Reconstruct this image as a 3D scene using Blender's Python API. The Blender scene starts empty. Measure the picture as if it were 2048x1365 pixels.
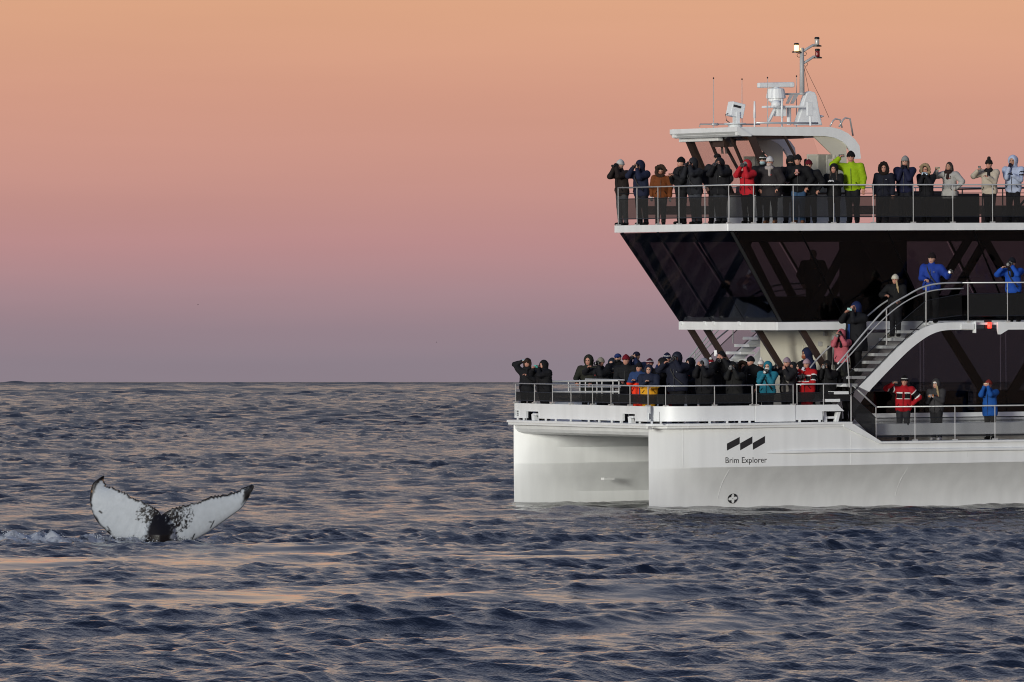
import bpy, math, random
import numpy as np
from mathutils import Matrix, Vector
random.seed(7); RNG = np.random.RandomState(11)
SC = bpy.context.scene
COL = SC.collection

# ------------------------------------------------------------------ camera
F = 18720.0                      # focal length in pixels of the 2048 px wide photograph
CAM = Vector((0, 0, 3.2))
cd = bpy.data.cameras.new('camera'); cam = bpy.data.objects.new('camera', cd); COL.objects.link(cam)
cam.location = CAM; cam.rotation_euler = (math.radians(90), 0, 0)
cd.sensor_width = 36; cd.lens = F / 2048 * 36; cd.shift_y = 81.5 / 2048
cd.clip_start = 1; cd.clip_end = 200000
SC.camera = cam

# ------------------------------------------------------------------ sky, sun, exposure
def lin(c):
    if isinstance(c, str):
        c = [int(c[i:i+2], 16) / 255 for i in (0, 2, 4)]
    return tuple((x / 12.92 if x <= .04045 else ((x + .055) / 1.055) ** 2.4) for x in c[:3])
world = bpy.data.worlds.new('World'); SC.world = world; world.use_nodes = True
wn = world.node_tree; wn.nodes.clear()
def wnode(t, **kw):
    n = wn.nodes.new(t)
    for k, v in kw.items(): setattr(n, k, v)
    return n
wo = wnode('ShaderNodeOutputWorld'); wb = wnode('ShaderNodeBackground')
tc = wnode('ShaderNodeTexCoord'); sx = wnode('ShaderNodeSeparateXYZ')
asn = wnode('ShaderNodeMath', operation='ARCSINE')
ab = wnode('ShaderNodeMath', operation='ABSOLUTE')
pw = wnode('ShaderNodeMath', operation='POWER'); pw.inputs[1].default_value = .5
sc1 = wnode('ShaderNodeMath', operation='DIVIDE'); sc1.inputs[1].default_value = math.pi / 2
rmp = wnode('ShaderNodeValToRGB')
SKY = [(0, '8c808a'), (.12, '8d808a'), (.32, '97838c'), (.55, 'a6878d'), (.85, 'b98b8b'), (1.25, 'c79388'),
       (1.75, 'd39b86'), (2.35, 'dda685'), (3.2, 'dfb496'), (5.5, 'ceb6a3'), (9.5, 'b3a8a7'), (16, '9397a5'), (30, '737f9d'), (55, '56688f'), (90, '485d88')]
while len(rmp.color_ramp.elements) > 1: rmp.color_ramp.elements.remove(rmp.color_ramp.elements[0])
for i, (deg, c) in enumerate(SKY):
    p = (deg / 90) ** .5
    e = rmp.color_ramp.elements[0] if i == 0 else rmp.color_ramp.elements.new(p)
    e.position = p; e.color = lin(c) + (1,)
L = wn.links.new
L(tc.outputs['Generated'], sx.inputs[0]); L(sx.outputs['Z'], ab.inputs[0]); L(ab.outputs[0], asn.inputs[0])
L(asn.outputs[0], sc1.inputs[0]); L(sc1.outputs[0], pw.inputs[0]); L(pw.outputs[0], rmp.inputs[0])
# faint uneven streaks of haze, wide and flat, all round the sky
smp = wnode('ShaderNodeMapping'); smp.inputs['Scale'].default_value = (9, 9, 120); snz = wnode('ShaderNodeTexNoise'); snz.inputs['Scale'].default_value = 1; snz.inputs['Detail'].default_value = 4
smr = wnode('ShaderNodeMapRange'); smr.inputs[1].default_value = .3; smr.inputs[2].default_value = .7; smr.inputs[3].default_value = .965; smr.inputs[4].default_value = 1.035
smx = wnode('ShaderNodeMix', data_type='RGBA', blend_type='MULTIPLY'); smx.inputs[0].default_value = 1
L(tc.outputs['Generated'], smp.inputs[0]); L(smp.outputs[0], snz.inputs['Vector']); L(snz.outputs[0], smr.inputs[0]); L(rmp.outputs[0], smx.inputs[6]); L(smr.outputs[0], smx.inputs[7])
L(smx.outputs[2], wb.inputs[0]); L(wb.outputs[0], wo.inputs[0])
wb.inputs[1].default_value = 1.0

sd = bpy.data.lights.new('sun', 'SUN'); sd.energy = 2.55; sd.angle = math.radians(15); sd.color = (1.0, .985, .90)
sun = bpy.data.objects.new('sun', sd); COL.objects.link(sun)
sun.rotation_euler = Vector((.50, .84, -.10)).to_track_quat('-Z', 'Y').to_euler()   # afterglow, low and behind the left shoulder
sun.location = (-60, -60, 40)
SC.view_settings.view_transform = 'Standard'; SC.view_settings.look = 'None'
SC.view_settings.exposure = 0; SC.view_settings.gamma = 1; SC.view_settings.use_curve_mapping = False
SC.cycles.use_denoising = True; SC.cycles.filter_width = 1.05
SC.cycles.max_bounces = 8; SC.cycles.transparent_max_bounces = 24
SC.cycles.sample_clamp_indirect = 4

# ------------------------------------------------------------------ materials
MATS = {}
def mat(name, col, rough=.5, metal=0, var=.0, vscale=3., bump=0., bscale=40., emit=0, alpha=None, coat=0, spec=.5, streak=False):
    if name in MATS: return MATS[name]
    m = bpy.data.materials.new(name); m.use_nodes = True; MATS[name] = m
    nt = m.node_tree; b = nt.nodes['Principled BSDF']
    col = lin(col) if isinstance(col, str) else col
    b.inputs['Base Color'].default_value = (*col, 1); b.inputs['Roughness'].default_value = rough
    b.inputs['Metallic'].default_value = metal; b.inputs['Specular IOR Level'].default_value = spec
    b.inputs['Coat Weight'].default_value = coat
    if emit:
        b.inputs['Emission Color'].default_value = (*col, 1); b.inputs['Emission Strength'].default_value = emit
    if var:
        t = nt.nodes.new('ShaderNodeTexCoord'); n = nt.nodes.new('ShaderNodeTexNoise'); n.inputs['Scale'].default_value = vscale
        n.inputs['Detail'].default_value = 5
        if streak:
            mp = nt.nodes.new('ShaderNodeMapping'); mp.inputs['Scale'].default_value = (3, 3, .35)
            nt.links.new(t.outputs['Object'], mp.inputs[0]); nt.links.new(mp.outputs[0], n.inputs['Vector'])
        else: nt.links.new(t.outputs['Object'], n.inputs['Vector'])
        r = nt.nodes.new('ShaderNodeMapRange'); r.inputs[1].default_value = .3; r.inputs[2].default_value = .7
        r.inputs[3].default_value = 1 - var; r.inputs[4].default_value = 1 + var * .6
        x = nt.nodes.new('ShaderNodeMix'); x.data_type = 'RGBA'; x.blend_type = 'MULTIPLY'; x.inputs[0].default_value = 1
        x.inputs[6].default_value = (*col, 1)
        nt.links.new(n.outputs[0], r.inputs[0]); nt.links.new(r.outputs[0], x.inputs[7]); nt.links.new(x.outputs[2], b.inputs['Base Color'])
    if bump:
        t = nt.nodes.new('ShaderNodeTexCoord'); n = nt.nodes.new('ShaderNodeTexNoise'); n.inputs['Scale'].default_value = bscale
        n.inputs['Detail'].default_value = 4
        bp = nt.nodes.new('ShaderNodeBump'); bp.inputs['Strength'].default_value = bump; bp.inputs['Distance'].default_value = .02
        nt.links.new(t.outputs['Object'], n.inputs['Vector']); nt.links.new(n.outputs[0], bp.inputs['Height']); nt.links.new(bp.outputs[0], b.inputs['Normal'])
    return m
def glass(name, tint, rough=.03, refl=.7):
    m = bpy.data.materials.new(name); m.use_nodes = True; nt = m.node_tree; nt.nodes.clear(); MATS[name] = m
    o = nt.nodes.new('ShaderNodeOutputMaterial'); mx = nt.nodes.new('ShaderNodeMixShader')
    t = nt.nodes.new('ShaderNodeBsdfTransparent'); t.inputs[0].default_value = (*tint, 1)
    g = nt.nodes.new('ShaderNodeBsdfGlossy'); g.inputs['Roughness'].default_value = rough
    fr = nt.nodes.new('ShaderNodeFresnel'); fr.inputs[0].default_value = 1.45
    ml = nt.nodes.new('ShaderNodeMath'); ml.operation = 'MULTIPLY'; ml.inputs[1].default_value = refl
    nt.links.new(fr.outputs[0], ml.inputs[0]); nt.links.new(ml.outputs[0], mx.inputs[0])
    nt.links.new(t.outputs[0], mx.inputs[1]); nt.links.new(g.outputs[0], mx.inputs[2]); nt.links.new(mx.outputs[0], o.inputs[0])
    return m
def netting(name, col, cover):
    m = bpy.data.materials.new(name); m.use_nodes = True; nt = m.node_tree; nt.nodes.clear(); MATS[name] = m
    o = nt.nodes.new('ShaderNodeOutputMaterial'); mx = nt.nodes.new('ShaderNodeMixShader'); mx.inputs[0].default_value = cover
    t = nt.nodes.new('ShaderNodeBsdfTransparent'); d = nt.nodes.new('ShaderNodeBsdfDiffuse'); d.inputs[0].default_value = (*col, 1)
    nt.links.new(t.outputs[0], mx.inputs[1]); nt.links.new(d.outputs[0], mx.inputs[2]); nt.links.new(mx.outputs[0], o.inputs[0])
    return m
M_white = mat('white_hull_paint', (.79, .81, .81), .36, var=.08, vscale=.9, bump=.12, bscale=1.6, streak=True)
M_white2 = mat('white_paint', (.78, .80, .80), .42, var=.05, vscale=2)
M_grey = mat('grey_deck_paint', (.30, .31, .31), .7, var=.1, vscale=4)
M_lining = mat('cream_lining', (.55, .53, .44), .6, var=.06, vscale=2)
M_steel = mat('brushed_steel', (.50, .51, .51), .34, metal=.35)
M_black = mat('black_paint', (.012, .012, .013), .45)
M_dark = mat('dark_shade_and_pane', (.02, .02, .021), .8)  # painted shade behind the bulwark openings, also the dark front window
M_brown = mat('brown_black_strut', (.035, .020, .016), .5)
M_column = mat('charcoal_column', (.010, .011, .013), .6)
M_grey2 = mat('grey_plastic', (.42, .42, .42), .5)
M_glass = glass('tinted_glass', (.44, .445, .475), .03, .6)
M_clear = glass('clear_glass', (.96, .955, .955), .02, .25)
M_net = netting('dark_netting', (.040, .039, .039), .56)
M_net2 = netting('denser_netting', (.026, .026, .027), .74)
M_net3 = netting('stair_netting', (.02, .02, .021), .40)
M_letter = mat('black_lettering', (.02, .02, .022), .5)

# ------------------------------------------------------------------ mesh building
class MB:
    def __init__(s): s.v = []; s.f = []; s.mi = []
    def add(s, vs, fs, mi=0):
        b = len(s.v); s.v += [tuple(p) for p in vs]; s.f += [tuple(i + b for i in f) for f in fs]; s.mi += [mi] * len(fs)
        return s
    def box(s, a, b, mi=0, rot=None, piv=None):
        (x0, y0, z0), (x1, y1, z1) = a, b
        x0, x1 = sorted((x0, x1)); y0, y1 = sorted((y0, y1)); z0, z1 = sorted((z0, z1))
        vs = [Vector(p) for p in ((x0,y0,z0),(x1,y0,z0),(x1,y1,z0),(x0,y1,z0),(x0,y0,z1),(x1,y0,z1),(x1,y1,z1),(x0,y1,z1))]
        if rot is not None:
            c = Vector(piv) if piv else sum(vs, Vector()) / 8
            vs = [c + rot @ (p - c) for p in vs]
        return s.add(vs, [(3,2,1,0),(4,5,6,7),(0,1,5,4),(1,2,6,5),(2,3,7,6),(3,0,4,7)], mi)
    def hexa(s, bot, top, mi=0):            # two quads, same order (counter-clockwise seen from above)
        return s.add(list(bot) + list(top), [(3,2,1,0),(4,5,6,7),(0,1,5,4),(1,2,6,5),(2,3,7,6),(3,0,4,7)], mi)
    def prism_v(s, prof, v0, v1, mi=0):     # (u,z) outline extruded across the boat
        n = len(prof); area = sum(prof[i][0]*prof[(i+1)%n][1]-prof[(i+1)%n][0]*prof[i][1] for i in range(n))
        if area < 0: prof = prof[::-1]
        vs = [(u, v0, z) for u, z in prof] + [(u, v1, z) for u, z in prof]
        return s.add(vs, [tuple(range(n)), tuple(range(2*n-1, n-1, -1))] + [(i, i+n, (i+1)%n+n, (i+1)%n) for i in range(n)], mi)
    def prism_z(s, prof, z0, z1, mi=0):     # (u,v) outline extruded upward
        n = len(prof); area = sum(prof[i][0]*prof[(i+1)%n][1]-prof[(i+1)%n][0]*prof[i][1] for i in range(n))
        if area < 0: prof = prof[::-1]
        vs = [(u, v, z0) for u, v in prof] + [(u, v, z1) for u, v in prof]
        return s.add(vs, [tuple(range(n-1, -1, -1)), tuple(range(n, 2*n))] + [(i, (i+1)%n, (i+1)%n+n, i+n) for i in range(n)], mi)
    def tube(s, path, r, n=8, cap=True, mi=0, r2=None):
        P = [Vector(p) for p in path]; m = len(P); rings = []
        for i in range(m):
            t = (P[min(i+1, m-1)] - P[max(i-1, 0)]).normalized()
            ref = Vector((0, 0, 1)) if abs(t.z) < .9 else Vector((1, 0, 0))
            a = t.cross(ref).normalized(); b = a.cross(t).normalized()   # a x b direction along -t handled below
            rr = r if r2 is None else r + (r2 - r) * i / (m - 1)
            rings.append([P[i] + a * (rr * math.cos(k*2*math.pi/n)) + b * (rr * math.sin(k*2*math.pi/n)) for k in range(n)])
        vs = [p for q in rings for p in q]; fs = []
        for i in range(m - 1):
            for k in range(n):
                fs.append((i*n+k, (i+1)*n+k, (i+1)*n+(k+1)%n, i*n+(k+1)%n))
        if cap: fs += [tuple(range(n)), tuple(range(m*n-1, (m-1)*n-1, -1))]
        return s.add(vs, fs, mi)
    def lathe(s, c, prof, n=16, axis='z', mi=0):
        vs = []; m = len(prof)
        for (r, h) in prof:
            for k in range(n):
                a = k*2*math.pi/n; x, y = r*math.cos(a), r*math.sin(a)
                p = (x, y, h) if axis == 'z' else ((h, x, y) if axis == 'x' else (y, h, x))
                vs.append((c[0]+p[0], c[1]+p[1], c[2]+p[2]))
        fs = [(i*n+k, i*n+(k+1)%n, (i+1)*n+(k+1)%n, (i+1)*n+k) for i in range(m-1) for k in range(n)]
        fs += [tuple(range(n-1, -1, -1)), tuple(range((m-1)*n, m*n))]
        return s.add(vs, fs, mi)
    def build(s, name, mats, parent=None, smooth=False, label=None, bevel=0):
        return link_mesh(name, s.v, s.f, mats, parent, smooth, s.mi, label, bevel)
def link_mesh(name, v, f, mats, parent=None, smooth=False, mi=None, label=None, bevel=0):
    me = bpy.data.meshes.new(name); me.from_pydata([tuple(p) for p in v], [], [tuple(int(i) for i in q) for q in f])
    mats = mats if isinstance(mats, (list, tuple)) else [mats]
    for m in mats: me.materials.append(m)
    if mi is not None and len(mats) > 1: me.polygons.foreach_set('material_index', np.asarray(mi, dtype=np.int32))
    if smooth: me.polygons.foreach_set('use_smooth', np.ones(len(me.polygons), dtype=bool))
    me.update()
    o = bpy.data.objects.new(name, me); COL.objects.link(o)
    if parent: o.parent = parent
    if label: o['label'] = label
    if bevel:
        bm = o.modifiers.new('bevel', 'BEVEL'); bm.width = bevel; bm.segments = 2; bm.limit_method = 'ANGLE'; bm.angle_limit = math.radians(40)
    return o
def tag(o, label, cat, group=None, kind=None):
    o['label'] = label; o['category'] = cat
    if group: o['group'] = group
    if kind: o['kind'] = kind
    return o
def empty(name, parent=None):
    o = bpy.data.objects.new(name, None); COL.objects.link(o); o.empty_display_size = .2
    if parent: o.parent = parent
    return o
# ------------------------------------------------------------------ boat frame: u aft, v towards the far side, z up
TH = math.radians(24)
BM = Matrix.Translation((3.513, 240, 0)) @ Matrix.Rotation(TH, 4, 'Z') @ Matrix.Rotation(-.0095, 4, 'Y') @ Matrix.Rotation(.008, 4, 'X')
BMI = BM.inverted()
_o = BMI @ CAM
def _ray(px, py):
    return BMI.to_3x3() @ Vector(((px - 1024) / F, 1, (764 - py) / F))
def on_v(px, py, v):
    d = _ray(px, py); t = (v - _o.y) / d.y; p = _o + d * t; return p.x, p.z
def on_u(px, py, u):
    d = _ray(px, py); t = (u - _o.x) / d.x; p = _o + d * t; return p.y, p.z
def pv(px, py, v):
    u, z = on_v(px, py, v); return Vector((u, v, z))
def pu(px, py, u):
    v, z = on_u(px, py, u); return Vector((u, v, z))

# ------------------------------------------------------------------ sea
def wave_tile(N, Lt, l0, l1, seed, th0, spread, slope):
    r = np.random.RandomState(seed)
    k1 = np.fft.fftfreq(N, Lt / N) * 2 * np.pi
    kx, ky = np.meshgrid(k1, k1, indexing='ij'); k = np.hypot(kx, ky); k[0, 0] = 1
    lam = 2 * np.pi / k
    win = ((lam > l0) & (lam < l1)).astype(float)
    win *= np.clip((lam / l0 - 1) * 3, 0, 1) * np.clip((l1 / lam - 1) * 3, 0, 1)
    c = np.cos(np.arctan2(ky, kx) - th0)
    A = k ** -2. * win * (np.clip(c, 0, 1) ** spread + .05)
    H = A * (r.normal(size=k.shape) + 1j * r.normal(size=k.shape)); H[0, 0] = 0
    sl = np.real(np.fft.ifft2(1j * kx * H)); sm = np.real(np.fft.ifft2(1j * ky * H))
    n = slope / np.sqrt((sl**2 + sm**2).mean())
    h = np.real(np.fft.ifft2(H)) * n
    dx = np.real(np.fft.ifft2(-1j * kx / k * H)) * n; dy = np.real(np.fft.ifft2(-1j * ky / k * H)) * n
    return np.stack([h, dx, dy], -1).astype(np.float32), Lt, N
def samp(T, x, y):
    A, Lt, N = T
    fx = (x / Lt % 1) * N; fy = (y / Lt % 1) * N
    i = np.floor(fx).astype(int); j = np.floor(fy).astype(int); a = (fx - i)[..., None]; b = (fy - j)[..., None]
    i %= N; j %= N; i1 = (i + 1) % N; j1 = (j + 1) % N
    return A[i, j]*(1-a)*(1-b) + A[i1, j]*a*(1-b) + A[i, j1]*(1-a)*b + A[i1, j1]*a*b
T_long = wave_tile(512, 83., 2.4, 8., 3, math.radians(-70), 3, .058)
T_mid = wave_tile(512, 31., .62, 2.2, 5, math.radians(-66), 2.4, .150)
T_short = wave_tile(512, 11., .24, .75, 9, math.radians(-80), 1.2, .175)
T_far = wave_tile(512, 97., 1.7, 6., 13, math.radians(-75), 1.5, .21)
T_v3 = wave_tile(512, 1511., 25., 100., 19, math.radians(-88), 1.5, .095)
T_vfar = wave_tile(512, 401., 6., 24., 17, math.radians(-85), 1.5, .17)
def vnoise(x, y, seed, n=64):                      # smooth tileable value noise, -1..1
    g = np.random.RandomState(seed).rand(n, n) * 2 - 1
    i = np.floor(x).astype(int); j = np.floor(y).astype(int); a = x - i; b = y - j
    a = a*a*(3-2*a); b = b*b*(3-2*b); i1 = (i+1) % n; j1 = (j+1) % n; i = i % n; j = j % n
    return g[i,j]*(1-a)*(1-b)+g[i1,j]*a*(1-b)+g[i,j1]*(1-a)*b+g[i1,j1]*a*b
def sstep(a, b, x):
    t = np.clip((x - a) / (b - a), 0, 1); return t*t*(3-2*t)
WX, WY = (340 - 1024) / F * 186., 186.             # the whale's tail
def slick_mask(x, y):
    # smooth footprints left on the surface by the diving whale: two long calm bands
    n1 = vnoise(x*.35 + 3, y*.10 + 1, 21); n2 = vnoise(x*.9, y*.3, 22)
    n3 = vnoise(x*.22 + 7, y*.045, 23); yy = y + 8*n3 + 4*n1 + 2.5*n2
    a = sstep(157, 162, yy) * (1 - sstep(176, 182, yy)) * (1 - sstep(1.5, 4.2, x + 1.5*n1)) * sstep(-16, -10, x + n1)
    b = sstep(133.5, 136.5, yy) * (1 - sstep(147, 151, yy)) * (1 - sstep(1.5, 3.8, x + 1.2*n2)) * sstep(-16, -9, x)
    c = .55 * sstep(120, 124, yy + 6*n2) * (1 - sstep(127, 131, yy)) * sstep(-1, 1, x + 2*n1) * (1 - sstep(3, 5, x))
    brk = sstep(-.75, .0, vnoise(x*.42 + 2, y*.13, 24) + .5*vnoise(x*1.1, y*.4, 25))
    return np.clip(brk * np.maximum(np.maximum(a, b), c) * (.86 + .4*n2 + .25*n1), 0, 1)
def wave(x, y, dy=None):
    if dy is None: dy = np.full_like(x, .1)
    wl = sstep(.6, 2.2, 4. / dy); wm = sstep(.9, 3.0, 1.42 / dy); ws = sstep(1.0, 3.0, .42 / dy)
    s = slick_mask(x, y); X, Y = x + 12., y + 9.      # phase of the sea against the boat
    gust = .85 + .38 * vnoise(X*.06 + 9, Y*.03, 31)
    D = samp(T_long, X, Y) * (wl * (1 + .1*s) * (1 - .25*sstep(190, 340, np.hypot(X, Y))))[..., None] + samp(T_mid, X*.94 + Y*.34, Y*.94 - X*.34) * (wm * gust * (1 - .70*s) * (1 + .45*sstep(190, 340, np.hypot(X, Y))))[..., None] \
        + samp(T_short, X*.8 - Y*.6, Y*.8 + X*.6) * (ws * gust * (1 - .90*s))[..., None]
    rr = np.hypot(X, Y)
    D = D + samp(T_far, X, Y) * (.95*sstep(380, 800, rr) * (1 - sstep(1500, 3000, rr)))[..., None] + samp(T_vfar, X, Y) * (sstep(1000, 2500, rr)*(1 - sstep(5000, 9000, rr)))[..., None] + samp(T_v3, X, Y) * sstep(2600, 5500, rr)[..., None]
    swell = .05*np.sin(Y*.19 + X*.05 + .4) + .04*np.sin(Y*.33 - X*.11 + 2.)
    # churned water round the tail
    rx = (x - WX + 1.1) / 2.6; ry = (y - WY + .2) / 2.4
    churn = np.maximum(.9*np.exp(-(rx**2 + ry**2)), np.exp(-(((x - WX + .25)/1.7)**4 + ((y - WY + 1.0)/1.5)**4))) + .9*np.exp(-(((x + 9.6)/1.3)**2 + ((y - 186)/2.2)**2))
    h = D[..., 0] + swell - .05*churn + .16*np.exp(-(((x + 9.6)/1.3)**2 + ((y - 186)/2.2)**2)) + churn*.10*(vnoise(x*3.1, y*2.1, 41) + vnoise(x*7, y*5, 42)*.6)
    res = .003 + .16*sstep(2500, 9000, rr) + (1-wl)*.03**2 + (1-wm)*.09**2 + (1-ws)*.12**2*(1-s)
    return h, -D[..., 1]*1.25, -D[..., 2]*1.25, s, churn, res
def sea_z(x, y):
    h = wave(np.array([float(x)]), np.array([float(y)]))[0]; return float(h[0])

def build_sea():
    th = list(np.arange(-.0608, .0608, .00045)); st = .0007; t = th[-1]
    right = []
    while t < math.pi:
        t += st; st *= 1.16; right.append(min(t, math.pi))
    left = [-a for a in right[::-1]]
    TH_ = np.array(left + th + right)
    rs = [1.5, 6, 15, 30, 50, 70, 82]; r = 90.
    while r < 60000:
        rs.append(r)
        q = .00075 if r < 190 else .0009 if r < 700 else (.0014 if r < 2400 else (.0025 if r < 13000 else .03))
        r *= 1 + q
    rs.append(90000.)
    R = np.array(rs); dR = np.gradient(R)
    rr, tt = np.meshgrid(R, TH_, indexing='ij'); dd = np.repeat(dR[:, None], len(TH_), 1)
    dth = np.gradient(TH_)[None, :] * rr
    x = rr*np.sin(tt); y = rr*np.cos(tt)
    h, dx, dy, s, churn, res = wave(x, y, np.maximum(dd, dth*.7))
    far = 1 - sstep(16000, 40000, rr)
    V = np.stack([x + dx*far, y + dy*far, h*far], -1).reshape(-1, 3).astype(np.float32)
    nr, nc = rr.shape
    i = np.arange(nr-1)[:, None]*nc + np.arange(nc-1)[None, :]
    Q = np.stack([i, i+nc, i+nc+1, i+1], -1).reshape(-1, 4)[:, ::-1].astype(np.int32)
    # orientation: make normals point up
    a, b, c = V[Q[0, 0]], V[Q[0, 1]], V[Q[0, 2]]
    if np.cross(b - a, c - a)[2] < 0: Q = Q[:, ::-1].copy()
    me = bpy.data.meshes.new('sea'); me.vertices.add(len(V)); me.vertices.foreach_set('co', V.ravel())
    me.loops.add(Q.size); me.loops.foreach_set('vertex_index', Q.ravel())
    me.polygons.add(len(Q)); me.polygons.foreach_set('loop_start', np.arange(len(Q), dtype=np.int32)*4)
    me.polygons.foreach_set('use_smooth', np.ones(len(Q), dtype=bool))
    for nm, arr in (('slick', s), ('churn', churn), ('rest', res)):
        at = me.attributes.new(nm, 'FLOAT', 'POINT'); at.data.foreach_set('value', arr.astype(np.float32).ravel())
    me.update(); me.validate()
    m = bpy.data.materials.new('sea_water'); m.use_nodes = True; nt = m.node_tree; b = nt.nodes['Principled BSDF']
    N = nt.nodes.new; K = nt.links.new
    b.inputs['Base Color'].default_value = (.0055, .0085, .0175, 1); b.inputs['IOR'].default_value = 1.333; b.inputs['Roughness'].default_value = .06
    def attr(n):
        a = N('ShaderNodeAttribute'); a.attribute_name = n; return a.outputs['Fac']
    def mth(op, a, c):
        q = N('ShaderNodeMath'); q.operation = op
        for i_, z in ((0, a), (1, c)):
            if isinstance(z, (int, float)): q.inputs[i_].default_value = z
            else: K(z, q.inputs[i_])
        return q.outputs[0]
    g = N('ShaderNodeNewGeometry')
    def noise(scale, vec_scale, det=3, rough=.55):
        mp = N('ShaderNodeMapping'); mp.inputs['Scale'].default_value = vec_scale; mp.inputs['Rotation'].default_value = (0, 0, .25)
        K(g.outputs['Position'], mp.inputs[0]); n = N('ShaderNodeTexNoise'); n.inputs['Scale'].default_value = scale
        n.inputs['Detail'].default_value = det; n.inputs['Roughness'].default_value = rough; K(mp.outputs[0], n.inputs['Vector']); return n.outputs[0]
    calm = mth('SUBTRACT', 1.0, mth('MULTIPLY', attr('slick'), .93))
    r1 = noise(2.6, (1, .8, 1), 4, .6); r2 = noise(11, (1, .7, 1), 2)
    hgt = mth('ADD', mth('MULTIPLY', r1, .064), mth('MULTIPLY', r2, .010))
    bp = N('ShaderNodeBump'); bp.inputs['Distance'].default_value = 1.0
    K(mth('MULTIPLY', calm, .95), bp.inputs['Strength']); K(hgt, bp.inputs['Height']); K(bp.outputs[0], b.inputs['Normal'])
    K(mth('ADD', .02, mth('MULTIPLY', mth('SQRT', attr('rest'), 0), .8)), b.inputs['Roughness'])
    # foam flecks in the churned water
    fn = noise(3.4, (1, .55, 1), 6, .72)
    fm = N('ShaderNodeMapRange'); fm.inputs[1].default_value = .44; fm.inputs[2].default_value = .62
    K(mth('ADD', fn, mth('MULTIPLY', mth('SUBTRACT', attr('churn'), .75), .22)), fm.inputs[0])
    ff = mth('MULTIPLY', fm.outputs[0], mth('MINIMUM', mth('MULTIPLY', attr('churn'), 1.3), .75))
    d = N('ShaderNodeBsdfDiffuse'); d.inputs[0].default_value = (.55, .58, .62, 1)
    mx = N('ShaderNodeMixShader'); out = nt.nodes['Material Output']
    K(ff, mx.inputs[0]); K(b.outputs[0], mx.inputs[1]); K(d.outputs[0], mx.inputs[2]); K(mx.outputs[0], out.inputs[0])
    me.materials.append(m)
    o = bpy.data.objects.new('sea', me); COL.objects.link(o)
    tag(o, 'dark blue choppy sea with peach reflections reaching the horizon', 'sea', kind='structure')
build_sea()
# ------------------------------------------------------------------ the catamaran
boat = empty('sightseeing_catamaran'); boat.matrix_world = BM
tag(boat, 'white sightseeing catamaran with dark slanted glass and two packed open decks', 'boat')
UEND = 23.0
U1, U2 = on_v(1702, 846, -.5)[0], on_v(1757, 888, -.5)[0]
ZD, ZS = 2.12, 1.60              # fore deck, side deck
def bo(u): return .62 * (1 - math.exp(-u / 1.2)) + .012
def bi(u): return 1.15 * (1 - math.exp(-u / 1.3)) + .012
def ztop(u): return 2.06 if u <= U1 else (ZS - .04 if u >= U2 else 2.06 + (ZS - .04 - 2.06) * (u - U1) / (U2 - U1))
import bmesh
def soften(o, ang=.42):
    bm = bmesh.new(); bm.from_mesh(o.data)
    for f in bm.faces: f.smooth = True
    for e in bm.edges: e.smooth = len(e.link_faces) == 2 and e.calc_face_angle() < ang
    bm.to_mesh(o.data); bm.free()
def hull(sign, v0):
    us = [0, .02, .05, .09, .14, .2, .28, .37, .47, .6, .75, .92, 1.1, 1.3, 1.55, 1.85, 2.2, 2.6, 3.1, 3.7, 4.5, U1, U1 + .02, (U1+U2)/2, U2, U2 + .02, 8.5, 11, 14, 18, UEND]
    rows = []
    for u in us:
        f = 1 - math.exp(-u / .9); o, i = bo(u), bi(u)
        ch = .95 + .10 * math.exp(-u / 1.5) * 0 + .004 * u
        pts = [(-o, ztop(u)), (-o, ch + .035), (-o*.95, ch), (-o*.46, .62), (-o*.10, .22), (o*.02, -.1), (o*.1, -.75),
               (i*.38, -.75), (i*.46, -.1), (i*.44, .22), (i*.62, .60), (i*.98, ch), (i, ch + .035), (i, 1.40), (i + .75*f*min(1, u/2.2), 1.76), (i + .75*f*min(1, u/2.2), min(ztop(u), 2.05))]
        rows.append([(u, v0 + sign * v, z) for v, z in pts])
    n = len(rows[0]); V = [p for r in rows for p in r]; Fc = []
    for a in range(len(us) - 1):
        for k in range(n - 1):
            q = (a*n+k, a*n+k+1, (a+1)*n+k+1, (a+1)*n+k); Fc.append(q if sign > 0 else q[::-1])
    Fc.append(tuple(range(n)) if sign < 0 else tuple(range(n-1, -1, -1)))
    Fc.append(tuple((len(us)-1)*n + k for k in (range(n) if sign > 0 else range(n-1, -1, -1))))
    for a in range(len(us) - 1):     # top
        q = (a*n, (a+1)*n, (a+1)*n+n-1, a*n+n-1); Fc.append(q if sign > 0 else q[::-1])
    o = link_mesh('hull', V, Fc, M_white, boat, smooth=True)
    soften(o); return o
near = hull(1, 0.0); far = hull(-1, 8.5)
near['label'] = 'near hull carrying the name and emblem'
def on_hull(u, z, off=.004):
    ch = .95 + .004*u
    if z > ch + .035: return Vector((u, -bo(u) - off, z))
    o = bo(u); v = -o*float(np.interp(z, (-.75, -.1, .22, .62, ch), (-.1, -.02, .10, .46, .95)))
    return Vector((u, v - off, z))
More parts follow.
